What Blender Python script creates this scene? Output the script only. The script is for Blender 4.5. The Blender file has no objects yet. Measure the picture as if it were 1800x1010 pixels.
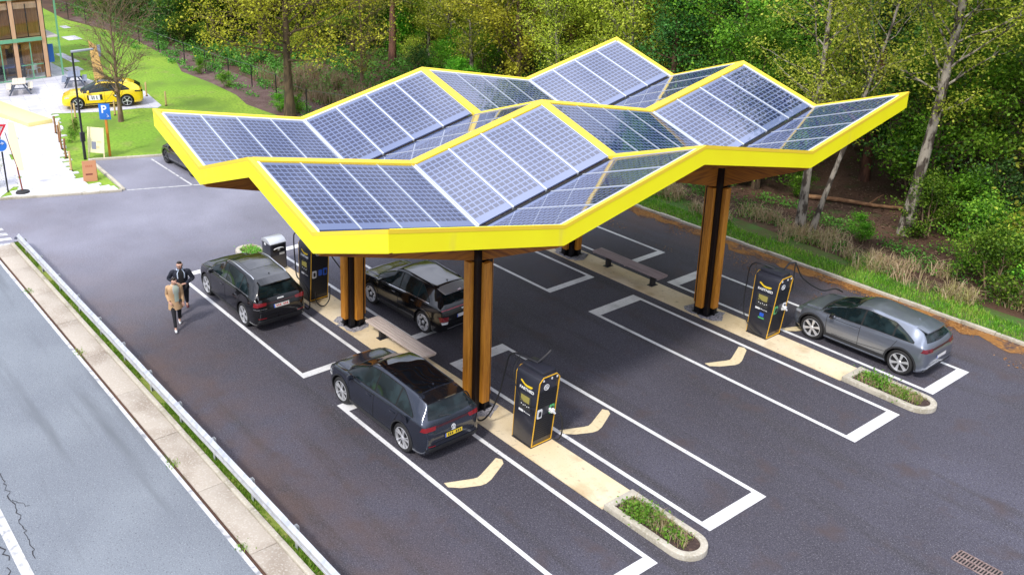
import bpy, bmesh, math, random
import numpy as np
from mathutils import Vector, Matrix
from mathutils.bvhtree import BVHTree
R = math.radians
PI = math.pi
sc = bpy.context.scene
COL = sc.collection
rng = random.Random(7)

# ------------------------------------------------------------------ camera
cd = bpy.data.cameras.new('camera')
cam = bpy.data.objects.new('camera', cd); COL.objects.link(cam)
_f, _pi, _ya, _ro = 1699.6, 0.3467, 2.5097, -0.0038
fw = Vector((math.cos(_pi)*math.cos(_ya), math.cos(_pi)*math.sin(_ya), -math.sin(_pi)))
rt = fw.cross(Vector((0, 0, 1))).normalized(); up = rt.cross(fw)
r2 = rt*math.cos(_ro)+up*math.sin(_ro); u2 = -rt*math.sin(_ro)+up*math.cos(_ro)
M = Matrix((r2, u2, -fw)).transposed().to_4x4(); M.translation = Vector((19.317, -11.420, 13.706))
cam.matrix_world = M
cd.sensor_width = 36; cd.lens = _f/1800*36
cd.shift_x = (900-736.2)/1800; cd.shift_y = (360.65-505)/1800
cd.clip_start = .1; cd.clip_end = 600
sc.camera = cam

# ------------------------------------------------------------------ world, sun, exposure
SUN_EL, SUN_AZ = 48, -70      # azimuth: direction the light comes from, degrees from +X towards +Y
w = bpy.data.worlds.new("World"); sc.world = w; w.use_nodes = True
nt = w.node_tree; nt.nodes.clear()
out = nt.nodes.new('ShaderNodeOutputWorld'); bg = nt.nodes.new('ShaderNodeBackground')
sky = nt.nodes.new('ShaderNodeTexSky'); sky.sky_type = 'NISHITA'; sky.sun_disc = False
sky.sun_elevation = R(SUN_EL); sky.sun_rotation = R(90-SUN_AZ)
sky.air_density = 1.0; sky.dust_density = 3.0; sky.ozone_density = 1.0
# broken cloud cover: cloud white mixed over the blue, by direction
tc = nt.nodes.new('ShaderNodeTexCoord'); mp = nt.nodes.new('ShaderNodeMapping'); mp.inputs['Scale'].default_value = (1.3, 1.3, 2.4)
nz = nt.nodes.new('ShaderNodeTexNoise'); nz.inputs['Scale'].default_value = 2.6; nz.inputs['Detail'].default_value = 7; nz.inputs['Roughness'].default_value = .6
cr = nt.nodes.new('ShaderNodeValToRGB'); cr.color_ramp.elements[0].position = .36; cr.color_ramp.elements[1].position = .62
cr.color_ramp.elements[0].color = (.35, .35, .35, 1); cr.color_ramp.elements[1].color = (.97, .97, .97, 1)
mx = nt.nodes.new('ShaderNodeMix'); mx.data_type = 'RGBA'
mx.inputs[7].default_value = (13.5, 13.9, 15.4, 1)
nt.links.new(tc.outputs['Generated'], mp.inputs[0]); nt.links.new(mp.outputs[0], nz.inputs['Vector'])
nt.links.new(nz.outputs['Fac'], cr.inputs[0]); nt.links.new(cr.outputs[0], mx.inputs[0])
# overcast skies are brighter overhead than near the horizon
sx = nt.nodes.new('ShaderNodeSeparateXYZ'); nt.links.new(tc.outputs['Generated'], sx.inputs[0])
el = nt.nodes.new('ShaderNodeMapRange'); el.inputs[1].default_value = 0; el.inputs[2].default_value = .95; el.inputs[3].default_value = .22; el.inputs[4].default_value = 1.60
nt.links.new(sx.outputs[2], el.inputs[0])
vm = nt.nodes.new('ShaderNodeVectorMath'); vm.operation = 'SCALE'; vm.inputs[0].default_value = (13.6, 14.2, 16.6); nt.links.new(el.outputs[0], vm.inputs['Scale'])
nt.links.new(vm.outputs[0], mx.inputs[7])
nt.links.new(sky.outputs[0], mx.inputs[6]); nt.links.new(mx.outputs[2], bg.inputs[0])
bg.inputs[1].default_value = 0.10
nt.links.new(bg.outputs[0], out.inputs[0])

sd = bpy.data.lights.new('sun', 'SUN'); sun = bpy.data.objects.new('sun', sd); COL.objects.link(sun)
sd.energy = 2.5; sd.angle = R(7); sd.color = (1, .95, .87)
d = Vector((math.cos(R(SUN_EL))*math.cos(R(SUN_AZ)), math.cos(R(SUN_EL))*math.sin(R(SUN_AZ)), math.sin(R(SUN_EL))))
sun.rotation_euler = d.to_track_quat('Z', 'Y').to_euler(); sun.location = (0, 0, 30)
vs = sc.view_settings; vs.view_transform = 'Standard'; vs.look = 'None'; vs.gamma = 1; vs.exposure = 0.30; vs.use_curve_mapping = False
sc.cycles.max_bounces = 6; sc.cycles.transparent_max_bounces = 8
sc.cycles.use_denoising = True

# ------------------------------------------------------------------ materials
MATS = {}
def mat(name, col, rough=.6, metal=0, coat=0, spec=.5, noise=None, bump=None, trans=0, alpha=1, emit=None):
    """noise=(scale, colour2, lo, hi[, detail]) mixes a second colour in by object-space noise; bump=(scale, strength)"""
    if name in MATS: return MATS[name]
    m = bpy.data.materials.new(name); m.use_nodes = True; n = m.node_tree.nodes; l = m.node_tree.links
    b = n['Principled BSDF']; b.inputs['Base Color'].default_value = (*col, 1)
    b.inputs['Roughness'].default_value = rough; b.inputs['Metallic'].default_value = metal
    b.inputs['Coat Weight'].default_value = coat; b.inputs['Coat Roughness'].default_value = .04
    b.inputs['Specular IOR Level'].default_value = spec
    b.inputs['Transmission Weight'].default_value = trans; b.inputs['Alpha'].default_value = alpha
    if emit: b.inputs['Emission Color'].default_value = (*emit[0], 1); b.inputs['Emission Strength'].default_value = emit[1]
    t = n.new('ShaderNodeTexCoord')
    last = None
    ns = noise if isinstance(noise, list) else ([noise] if noise else [])
    for q in ns:
        x = n.new('ShaderNodeTexNoise'); x.inputs['Scale'].default_value = q[0]; x.inputs['Detail'].default_value = q[4] if len(q) > 4 else 5
        mpn = n.new('ShaderNodeMapping'); 
        if len(q) > 5: mpn.inputs['Scale'].default_value = q[5]
        l.new(t.outputs['Object'], mpn.inputs[0]); l.new(mpn.outputs[0], x.inputs['Vector'])
        r = n.new('ShaderNodeMapRange'); r.inputs[1].default_value = q[2]; r.inputs[2].default_value = q[3]
        l.new(x.outputs['Fac'], r.inputs[0])
        k = n.new('ShaderNodeMix'); k.data_type = 'RGBA'; k.inputs[7].default_value = (*q[1], 1)
        if last: l.new(last, k.inputs[6])
        else: k.inputs[6].default_value = (*col, 1)
        l.new(r.outputs[0], k.inputs[0]); last = k.outputs[2]
    if last: l.new(last, b.inputs['Base Color'])
    if bump:
        x = n.new('ShaderNodeTexNoise'); x.inputs['Scale'].default_value = bump[0]; x.inputs['Detail'].default_value = 4
        l.new(t.outputs['Object'], x.inputs['Vector'])
        bb = n.new('ShaderNodeBump'); bb.inputs['Strength'].default_value = bump[1]; bb.inputs['Distance'].default_value = .02
        l.new(x.outputs['Fac'], bb.inputs['Height']); l.new(bb.outputs[0], b.inputs['Normal'])
    MATS[name] = m; return m

def leafmat(name, c1, c2, c3=None, tl=.35, rough=.55):
    """each leaf (mesh island) picks its own tone between c1, c2 (and c3); light passes through"""
    m = bpy.data.materials.new(name); m.use_nodes = True; n = m.node_tree.nodes; l = m.node_tree.links
    b = n['Principled BSDF']; g = n.new('ShaderNodeNewGeometry'); r = n.new('ShaderNodeValToRGB')
    r.color_ramp.elements[0].color = (*c1, 1); r.color_ramp.elements[1].color = (*(c3 or c2), 1)
    if c3: e = r.color_ramp.elements.new(.55); e.color = (*c2, 1)
    oi = n.new('ShaderNodeObjectInfo'); hs = n.new('ShaderNodeHueSaturation')
    mr = n.new('ShaderNodeMapRange'); mr.inputs[3].default_value = .6; mr.inputs[4].default_value = 1.45
    mh = n.new('ShaderNodeMapRange'); mh.inputs[3].default_value = .485; mh.inputs[4].default_value = .515
    l.new(oi.outputs['Random'], mr.inputs[0]); l.new(mr.outputs[0], hs.inputs['Value'])
    l.new(oi.outputs['Random'], mh.inputs[0]); l.new(mh.outputs[0], hs.inputs['Hue'])
    # clumps of older and younger leaves
    tcn = n.new('ShaderNodeTexCoord'); cn = n.new('ShaderNodeTexNoise'); cn.inputs['Scale'].default_value = .75; cn.inputs['Detail'].default_value = 3; l.new(tcn.outputs['Object'], cn.inputs['Vector'])
    cm = n.new('ShaderNodeMapRange'); cm.inputs[1].default_value = .3; cm.inputs[2].default_value = .7; cm.inputs[3].default_value = -.35; cm.inputs[4].default_value = .35; l.new(cn.outputs['Fac'], cm.inputs[0])
    ad = n.new('ShaderNodeMath'); ad.operation = 'ADD'; ad.use_clamp = True; l.new(g.outputs['Random Per Island'], ad.inputs[0]); l.new(cm.outputs[0], ad.inputs[1])
    l.new(ad.outputs[0], r.inputs[0]); l.new(r.outputs[0], hs.inputs['Color'])
    l.new(hs.outputs[0], b.inputs['Base Color']); b.inputs['Roughness'].default_value = rough
    b.inputs['Specular IOR Level'].default_value = .3
    t = n.new('ShaderNodeBsdfTranslucent'); l.new(hs.outputs[0], t.inputs['Color'])
    x = n.new('ShaderNodeMixShader'); x.inputs[0].default_value = tl
    l.new(b.outputs[0], x.inputs[1]); l.new(t.outputs[0], x.inputs[2]); l.new(x.outputs[0], n['Material Output'].inputs[0])
    MATS[name] = m; return m

def barkmat(name, c1, c2, scale, lo=.45, hi=.6, stretch=(1, 1, .25)):
    return mat(name, c1, .85, noise=(scale, c2, lo, hi, 5, stretch), bump=(12, .5))

# ------------------------------------------------------------------ mesh helpers
class MB:
    """collects shapes for ONE mesh"""
    def __init__(s): s.v = []; s.f = []; s.m = []; s.uv = None
    def add(s, v, f, mi=0):
        o = len(s.v); s.v += [tuple(p) for p in v]; s.f += [tuple(i+o for i in q) for q in f]; s.m += [mi]*len(f)
    def box(s, a, b, mi=0, T=None):
        x0, y0, z0 = a; x1, y1, z1 = b
        v = [(x0,y0,z0),(x1,y0,z0),(x1,y1,z0),(x0,y1,z0),(x0,y0,z1),(x1,y0,z1),(x1,y1,z1),(x0,y1,z1)]
        if T: v = [T @ Vector(p) for p in v]
        s.add(v, [(0,3,2,1),(4,5,6,7),(0,1,5,4),(1,2,6,5),(2,3,7,6),(3,0,4,7)], mi)
    def prism(s, pts, z0, z1, mi=0):
        n = len(pts); a = sum(pts[i][0]*pts[(i+1)%n][1]-pts[(i+1)%n][0]*pts[i][1] for i in range(n))
        if a < 0: pts = pts[::-1]
        g = (lambda z, p: z(p) if callable(z) else z)
        v = [(p[0], p[1], g(z0, p)) for p in pts]+[(p[0], p[1], g(z1, p)) for p in pts]
        s.add(v, [tuple(range(n-1, -1, -1)), tuple(range(n, 2*n))]+[(i, (i+1)%n, n+(i+1)%n, n+i) for i in range(n)], mi)
    def hexa(s, b, t, mi=0):
        """8 corner solid: b = 4 bottom points ccw, t = 4 top points"""
        s.add(list(b)+list(t), [(0,3,2,1),(4,5,6,7),(0,1,5,4),(1,2,6,5),(2,3,7,6),(3,0,4,7)], mi)
    def tube(s, pts, r, n=8, mi=0, cap=True, flat=1):
        pts = [Vector(p) for p in pts]; rs = r if isinstance(r, (list, tuple)) else [r]*len(pts)
        rings = []; prev = None
        for i, p in enumerate(pts):
            t = (pts[min(i+1, len(pts)-1)]-pts[max(i-1, 0)])
            t = t.normalized() if t.length > 1e-9 else Vector((0, 0, 1))
            if prev is None:
                a = t.cross(Vector((0, 0, 1)));  a = a if a.length > .05 else t.cross(Vector((0, 1, 0)))
            else: a = prev-t*prev.dot(t)
            a.normalize(); b = t.cross(a); prev = a
            rings.append([p+(a*math.cos(2*PI*k/n)+b*math.sin(2*PI*k/n)*flat)*rs[i] for k in range(n)])
        v = [q for g in rings for q in g]; f = []
        for i in range(len(pts)-1):
            for k in range(n): f.append((i*n+k, i*n+(k+1)%n, (i+1)*n+(k+1)%n, (i+1)*n+k))
        if cap: f.append(tuple(range(n-1, -1, -1))); f.append(tuple((len(pts)-1)*n+k for k in range(n)))
        s.add(v, f, mi)
    def lathe(s, prof, n=24, mi=0, T=None):
        """prof [(r, z)] about z"""
        v = []; f = []
        for r, z in prof:
            for k in range(n): v.append(Vector((r*math.cos(2*PI*k/n), r*math.sin(2*PI*k/n), z)))
        if T: v = [T @ p for p in v]
        for i in range(len(prof)-1):
            for k in range(n): f.append((i*n+k, i*n+(k+1)%n, (i+1)*n+(k+1)%n, (i+1)*n+k))
        s.add(v, f, mi)
    def build(s, name, mats, parent=None, smooth=False, bevel=0, angle=35):
        me = bpy.data.meshes.new(name); me.from_pydata(s.v, [], s.f)
        ms = mats if isinstance(mats, (list, tuple)) else [mats]
        for m in ms: me.materials.append(m)
        if len(ms) > 1: me.polygons.foreach_set('material_index', s.m)
        me.update()
        if bevel:
            bm = bmesh.new(); bm.from_mesh(me)
            bmesh.ops.bevel(bm, geom=[e for e in bm.edges if len(e.link_faces) == 2 and e.calc_face_angle(0) > .6], offset=bevel, segments=2, affect='EDGES', profile=.5, clamp_overlap=True)
            bm.to_mesh(me); bm.free()
        if smooth or bevel:
            me.polygons.foreach_set('use_smooth', [True]*len(me.polygons)); me.set_sharp_from_angle(angle=R(angle))
        return link(name, me, parent)
def link(name, data, parent=None):
    o = bpy.data.objects.new(name, data); COL.objects.link(o)
    if parent: o.parent = parent
    return o
def tag(o, label, cat, group=None, kind=None):
    o['label'] = label; o['category'] = cat
    if group: o['group'] = group
    if kind: o['kind'] = kind
    return o
def thing(name, label, cat, loc=(0, 0, 0), rz=0, group=None):
    o = link(name, None); o.location = loc; o.rotation_euler = (0, 0, rz); o.empty_display_size = .2
    return tag(o, label, cat, group)
def struct(o, kind='structure'): o['kind'] = kind; return o
def copy_tree(o, parent=None):
    c = o.copy(); COL.objects.link(c); c.parent = parent
    for ch in list(o.children): copy_tree(ch, c)
    return c
def sheet(name, polys, z, m, mi=None):
    """flat ground sheet from polygons [(x,y)..]"""
    b = MB()
    for p in polys:
        a = sum(p[i][0]*p[(i+1)%len(p)][1]-p[(i+1)%len(p)][0]*p[i][1] for i in range(len(p)))
        p = p if a > 0 else p[::-1]
        b.add([(x, y, z) for x, y in p], [tuple(range(len(p)))])
    return struct(b.build(name, m))
def text_mesh(body, size, T, depth=.003, name='lettering', m=None, parent=None, bold=0):
    cu = bpy.data.curves.new('t', 'FONT'); cu.body = body; cu.size = size; cu.extrude = depth; cu.align_x = 'CENTER'; cu.align_y = 'CENTER'; cu.offset = bold
    o = bpy.data.objects.new('t', cu); COL.objects.link(o)
    dg = bpy.context.evaluated_depsgraph_get(); me = bpy.data.meshes.new_from_object(o.evaluated_get(dg))
    bpy.data.objects.remove(o); bpy.data.curves.remove(cu)
    me.transform(T); me.materials.clear(); me.materials.append(m)
    return link(name, me, parent)
def frame(o, ux, uy):
    """matrix whose local x->ux, y->uy, z->normal, at o"""
    ux = Vector(ux).normalized(); uy = Vector(uy).normalized(); uz = ux.cross(uy).normalized()
    m = Matrix((ux, uy, uz)).transposed().to_4x4(); m.translation = Vector(o); return m
def smooth_path(pts, n=8):
    pts = [Vector(p) for p in pts]; o = []
    P = [pts[0]]+pts+[pts[-1]]
    for i in range(1, len(P)-2):
        for k in range(n):
            t = k/n; a, b, c, dd = P[i-1], P[i], P[i+1], P[i+2]
            o.append(.5*((2*b)+(-a+c)*t+(2*a-5*b+4*c-dd)*t*t+(-a+3*b-3*c+dd)*t**3))
    o.append(pts[-1]); return o
# ------------------------------------------------------------------ common materials
asphalt = mat('asphalt', (.044, .040, .054), .78, noise=[(.16, (.070, .067, .094), .40, .66, 4), (.9, (.040, .036, .044), .50, .66, 6, (.16, 1.5, 1)), (34, (.15, .145, .165), .55, .72, 2), (24, (.022, .019, .025), .57, .72, 2), (80, (.20, .19, .21), .60, .76, 2), (1.1, (.066, .050, .054), .56, .74, 6)], bump=(70, .6))
def brown_edges(m):
    # washed-in soil along both long edges of the lot
    n = m.node_tree.nodes; l = m.node_tree.links; b = n['Principled BSDF']; src = b.inputs['Base Color'].links[0].from_socket
    t = n.new('ShaderNodeTexCoord'); s = n.new('ShaderNodeSeparateXYZ'); l.new(t.outputs['Object'], s.inputs[0])
    a = n.new('ShaderNodeMapRange'); a.inputs[1].default_value = -.2; a.inputs[2].default_value = -3.6; a.inputs[3].default_value = 0; a.inputs[4].default_value = .75; l.new(s.outputs[1], a.inputs[0])
    c = n.new('ShaderNodeMapRange'); c.inputs[1].default_value = 15.6; c.inputs[2].default_value = 18.0; c.inputs[3].default_value = 0; c.inputs[4].default_value = .95; l.new(s.outputs[1], c.inputs[0])
    x = n.new('ShaderNodeTexNoise'); x.inputs['Scale'].default_value = .8; x.inputs['Detail'].default_value = 6; l.new(t.outputs['Object'], x.inputs['Vector'])
    k = n.new('ShaderNodeMath'); k.operation = 'MAXIMUM'; l.new(a.outputs[0], k.inputs[0]); l.new(c.outputs[0], k.inputs[1])
    r = n.new('ShaderNodeMapRange'); r.inputs[1].default_value = .32; r.inputs[2].default_value = .62; l.new(x.outputs['Fac'], r.inputs[0])
    q = n.new('ShaderNodeMath'); q.operation = 'MULTIPLY'; l.new(k.outputs[0], q.inputs[0]); l.new(r.outputs[0], q.inputs[1])
    mx_ = n.new('ShaderNodeMix'); mx_.data_type = 'RGBA'; l.new(q.outputs[0], mx_.inputs[0]); l.new(src, mx_.inputs[6]); mx_.inputs[7].default_value = (.10, .062, .050, 1)
    # the through lane at the far end is paler
    e = n.new('ShaderNodeMapRange'); e.inputs[1].default_value = -6; e.inputs[2].default_value = -15.5; l.new(s.outputs[0], e.inputs[0])
    y_ = n.new('ShaderNodeTexNoise'); y_.inputs['Scale'].default_value = .28; y_.inputs['Detail'].default_value = 6; l.new(t.outputs['Object'], y_.inputs['Vector'])
    yr = n.new('ShaderNodeMapRange'); yr.inputs[1].default_value = .3; yr.inputs[2].default_value = .7; yr.inputs[3].default_value = .55; yr.inputs[4].default_value = 1.05; l.new(y_.outputs['Fac'], yr.inputs[0])
    em = n.new('ShaderNodeMath'); em.operation = 'MULTIPLY'; l.new(e.outputs[0], em.inputs[0]); l.new(yr.outputs[0], em.inputs[1])
    pm = n.new('ShaderNodeMix'); pm.data_type = 'RGBA'; pm.inputs[7].default_value = (.25, .25, .305, 1); l.new(em.outputs[0], pm.inputs[0]); l.new(mx_.outputs[2], pm.inputs[6])
    sp_ = n.new('ShaderNodeTexNoise'); sp_.inputs['Scale'].default_value = 30; l.new(t.outputs['Object'], sp_.inputs['Vector'])
    sr = n.new('ShaderNodeMapRange'); sr.inputs[1].default_value = .3; sr.inputs[2].default_value = .7; sr.inputs[3].default_value = .72; sr.inputs[4].default_value = 1.28; l.new(sp_.outputs['Fac'], sr.inputs[0])
    vv_ = n.new('ShaderNodeVectorMath'); vv_.operation = 'SCALE'; l.new(pm.outputs[2], vv_.inputs[0]); l.new(sr.outputs[0], vv_.inputs['Scale'])
    l.new(vv_.outputs[0], b.inputs['Base Color'])
brown_edges(asphalt)
asphalt_old = mat('road asphalt', (.165, .185, .215), .85, noise=[(.35, (.205, .23, .26), .4, .65, 6), (40, (.32, .34, .36), .55, .75, 2), (28, (.09, .10, .12), .57, .75, 2), (.9, (.13, .145, .165), .55, .7, 5, (.15, 1.4, 1))], bump=(80, .5))
asphalt_pale = mat('pale asphalt', (.19, .19, .235), .82, noise=[(.3, (.26, .26, .315), .4, .65, 5), (60, (.3, .3, .33), .56, .8, 2), (1.2, (.12, .11, .13), .56, .74, 7)], bump=(80, .4))
white_paint = mat('white paint', (.70, .70, .70), .6, noise=[(1.5, (.52, .52, .52), .5, .7, 6), (14, (.30, .29, .31), .60, .72, 7)])
old_white = mat('worn white paint', (.55, .55, .55), .7, noise=[(5, (.25, .26, .28), .5, .68, 8)])
island_m = mat('cream resin surface', (.70, .56, .34), .7, noise=[(.6, (.74, .63, .45), .4, .65), (30, (.55, .42, .24), .58, .8, 3), (1.3, (.50, .38, .22), .54, .74, 7), (7, (.40, .32, .22), .62, .74, 7)])
kerb_m = mat('kerb concrete', (.46, .42, .34), .85, noise=[(1.4, (.30, .27, .20), .48, .68, 6), (18, (.56, .53, .46), .5, .75, 4)], bump=(50, .4))
gutter_m = mat('gutter concrete', (.42, .37, .31), .88, noise=[(.8, (.30, .25, .20), .45, .66, 7), (22, (.52, .48, .42), .52, .75, 4)], bump=(50, .5))
plaza_m = mat('pale paving', (.66, .66, .70), .8, noise=[(.5, (.54, .54, .60), .42, .62, 5), (5, (.46, .46, .52), .58, .75, 6)])
def add_boards(m, w_, h_, ang, dark):
    n = m.node_tree.nodes; l = m.node_tree.links; b = n['Principled BSDF']; src = b.inputs['Base Color'].links[0].from_socket
    t = n.new('ShaderNodeTexCoord'); mp_ = n.new('ShaderNodeMapping'); mp_.inputs['Rotation'].default_value = (0, 0, ang); l.new(t.outputs['Object'], mp_.inputs[0])
    k = n.new('ShaderNodeTexBrick'); k.inputs['Scale'].default_value = 1; k.inputs['Brick Width'].default_value = w_; k.inputs['Row Height'].default_value = h_; k.inputs['Mortar Size'].default_value = .018; k.inputs['Mortar'].default_value = (*dark, 1)
    k.inputs['Color1'].default_value = (1, 1, 1, 1); k.inputs['Color2'].default_value = (.80, .80, .82, 1); l.new(mp_.outputs[0], k.inputs['Vector'])
    x = n.new('ShaderNodeMix'); x.data_type = 'RGBA'; x.blend_type = 'MULTIPLY'; x.inputs[0].default_value = 1; l.new(src, x.inputs[6]); l.new(k.outputs['Color'], x.inputs[7]); l.new(x.outputs[2], b.inputs['Base Color'])
add_boards(plaza_m, 1.6, .22, R(100), (.5, .5, .55))
grass_m = mat('lawn grass', (.17, .33, .018), .9, noise=[(.10, (.26, .40, .03), .4, .62, 3), (.75, (.26, .27, .07), .58, .74, 6), (7, (.10, .21, .012), .45, .7, 6), (28, (.25, .36, .06), .58, .8, 3), (.32, (.13, .23, .02), .5, .66, 7), (1.8, (.30, .27, .12), .66, .76, 5)], bump=(30, 1))
forest_m = mat('leaf litter', (.065, .032, .020), .95, noise=[(.35, (.10, .050, .030), .42, .62, 6), (1.3, (.05, .062, .016), .57, .68, 6), (14, (.12, .07, .045), .55, .75, 5), (40, (.17, .11, .08), .62, .78, 3)], bump=(14, 1))
verge_m = mat('verge soil', (.075, .095, .02), .95, noise=[(.9, (.06, .14, .02), .42, .6, 6), (5, (.13, .085, .05), .56, .72, 6), (30, (.14, .18, .05), .6, .8, 3)], bump=(20, 1))
soil_m = mat('planter soil', (.045, .026, .022), .95, noise=[(14, (.10, .06, .045), .5, .7, 6), (50, (.16, .12, .09), .62, .75)], bump=(30, 1))
gravel_m = mat('grey mortar', (.36, .35, .38), .9, noise=[(22, (.16, .15, .17), .45, .62, 5)], bump=(30, 1))
yellow_m = mat('yellow aluminium', (.96, .90, .010), .45, coat=.1, noise=[(.7, (.93, .84, .010), .4, .7, 3), (2.5, (.84, .74, .05), .62, .8, 6, (1, 1, .25))])
cap_m = mat('yellow roof cap', (.88, .64, .035), .5, noise=[(1.2, (.84, .58, .05), .4, .7, 4)])  # fascia yellow with the dimmer light on the tops put into the colour
wood_m = mat('glulam timber', (.60, .235, .02), .55, noise=[(2.2, (.42, .15, .014), .42, .66, 6, (9, 9, .5)), (9, (.66, .29, .035), .5, .7, 4, (6, 6, .4))])
woodx_m = mat('beam timber', (.44, .16, .016), .55, noise=[(2.2, (.20, .065, .014), .42, .66, 6, (.5, .5, 9))])
steel_m = mat('black steel', (.012, .011, .014), .35, metal=.4)
black_m = mat('black powder coat', (.018, .018, .024), .42)
rubber_m = mat('black rubber', (.014, .014, .015), .6)
galv_m = mat('galvanised steel', (.62, .64, .67), .38, metal=.55, noise=[(6, (.48, .50, .54), .45, .65)])
alu_m = mat('aluminium bar', (.62, .66, .72), .3, metal=.6)
grate_m = mat('rusty cast iron', (.16, .11, .10), .7, noise=[(12, (.26, .19, .17), .45, .6)])
dark_m = mat('dark gap', (.01, .01, .01), .8)

# ------------------------------------------------------------------ setting: ground
def rect(x0, x1, y0, y1): return [(x0, y0), (x1, y0), (x1, y1), (x0, y1)]
KY = 18.05   # kerb of the wood
struct(sheet('ground', [rect(-230, 200, -160, 260)], -.02, forest_m))
sheet('lawn', [[(-130, -40), (-20.5, -40), (-20.5, 12), (-21.5, 15.3), (-24, 15.6), (-30, 14.7), (-34, 14.6), (-38, 14.4), (-42, 14.6), (-46, 15.2), (-58, 16.2), (-70, 14.6), (-86, 15.5), (-130, 15)]], -.010, grass_m)
lot_poly = [(-22.6, -60), (140, -60), (140, -4.5), (-17.2, -4.5), (-17.2, -3.45), (140, -3.45), (140, KY), (-13.5, KY), (-17.5, 17.3), (-20.2, 15.2), (-21.4, 12.5), (-24.4, 5.2), (-25.83, 1.99), (-20.57, 1.73), (-22.62, -2.86), (-24, -6)]
# asphalt lot
sheet('parking_lot', [[(140, -3.45), (140, KY), (-13.5, KY), (-17.5, 17.3), (-20.2, 15.2), (-21.4, 12.5), (-24.4, 5.2), (-25.83, 1.99), (-20.57, 1.73), (-22.62, -2.86), (-23.4, -6), (-24.2, -30), (-17.2, -30), (-17.2, -3.45)][::-1]], -.004, asphalt)
sheet('main_road', [rect(-17.2, 140, -60, -4.6)], -.004, asphalt_old)
# pale transition of dust along the lot's brown edges
stain_m = mat('brown dust', (.085, .055, .052), .9, noise=[(.5, (.06, .05, .058), .45, .6, 6), (60, (.17, .14, .13), .55, .75)], bump=(90, .4))
def ragged(x0, x1, ya, yb, step, amp, side, seed):
    r = random.Random(seed); n = int((x1-x0)/step); top = [(x0+i*(x1-x0)/n, yb+r.uniform(-amp, amp)) for i in range(n+1)]
    return [(x1, ya), (x0, ya)] + top if side > 0 else [(x0, ya), (x1, ya)]+top[::-1]
needles_m = mat('fallen orange needles', (.26, .115, .025), .95, noise=[(1.6, (.085, .05, .04), .48, .58, 8), (9, (.36, .17, .04), .5, .7, 6)], bump=(30, .8))
sheet('leaf_litter', [ragged(-13.5, 60, KY, KY-.55, .35, .28, -1, 3)], .004, needles_m)
# grass strip + kerb edge of the lot between guardrail and gutter
strip_m = mat('strip grass', (.19, .24, .035), .95, noise=[(1.4, (.30, .27, .09), .5, .62, 6), (7, (.14, .20, .02), .45, .7, 5), (40, (.13, .09, .05), .58, .72)], bump=(30, 1))
sheet('grass_strip', [ragged(-17.0, 60, -3.78, -3.44, .3, .05, 1, 8)], .01, strip_m)
b = MB()
for i in range(60):
    x = -17.05+i*2.62; b.box((x, -4.52, -.05), (x+2.605, -3.90, .012+.002*(i%3)))
struct(b.build('gutter_slabs', gutter_m, bevel=.008))
b = MB()
for i in range(120):
    x = -17.0+i*1.31; b.box((x, -3.895, -.05), (x+1.3, -3.77, .075+.006*math.sin(i*7.1)))
struct(b.build('kerb_edge', kerb_m, bevel=.01))
# kerb of the wood
b = MB()
pts = [(-24.4, 5.2), (-22.6, 10), (-21.2, 13), (-19.4, 15.6), (-16.5, 17.4), (-13.5, KY)]
path = [Vector((x, y, 0)) for x, y in pts]
sp = smooth_path([(p.x, p.y, 0) for p in path], 5)
for i in range(len(sp)-1):
    p, q = sp[i], sp[i+1]; t = (q-p).normalized(); nn = Vector((-t.y, t.x, 0))*.14
    b.prism([(p.x, p.y), (q.x, q.y), (q.x+nn.x, q.y+nn.y), (p.x+nn.x, p.y+nn.y)], -.05, .10)
for i in range(80):
    x = -13.5+i*1.0; j = .012*math.sin(i*3.7); b.box((x+.006, KY, -.05), (x+.994, KY+.13, .10+j))
struct(b.build('kerb', kerb_m, bevel=.012))
sheet('verge', [[(-19, 15.8), (-16.5, 17.5), (-13.5, KY+.1), (140, KY+.1), (140, KY+1.7), (3, 19.9), (-6, 20.5), (-14, 20.5), (-20, 19.5), (-24, 17)]], .002, verge_m)
# near-left corner of the lot: kerb along the paving, the lawn and the bays
b = MB()
def kerb_run(b, pts, wd=.14, h=.09):
    for p, q in zip(pts[:-1], pts[1:]):
        p = Vector((*p, 0)); q = Vector((*q, 0)); t = (q-p).normalized(); nn = Vector((-t.y, t.x, 0))*wd; q = q-t*.006
        b.prism([(p.x, p.y), (q.x, q.y), (q.x+nn.x, q.y+nn.y), (p.x+nn.x, p.y+nn.y)], -.05, h)
kerb_run(b, [(-20.57, 1.73), (-21.2, .2), (-22.0, -1.5), (-22.62, -2.86), (-23.4, -6), (-24.2, -12)][::-1], -.14)
kerb_run(b, [(-20.57, 1.73), (-22.3, 1.84), (-24.1, 1.92), (-25.83, 1.99)], -.14)
kerb_run(b, [(-25.83, 1.99), (-25.1, 3.6), (-24.4, 5.2)], .14)
struct(b.build('paving_kerb', kerb_m, bevel=.012))
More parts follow.
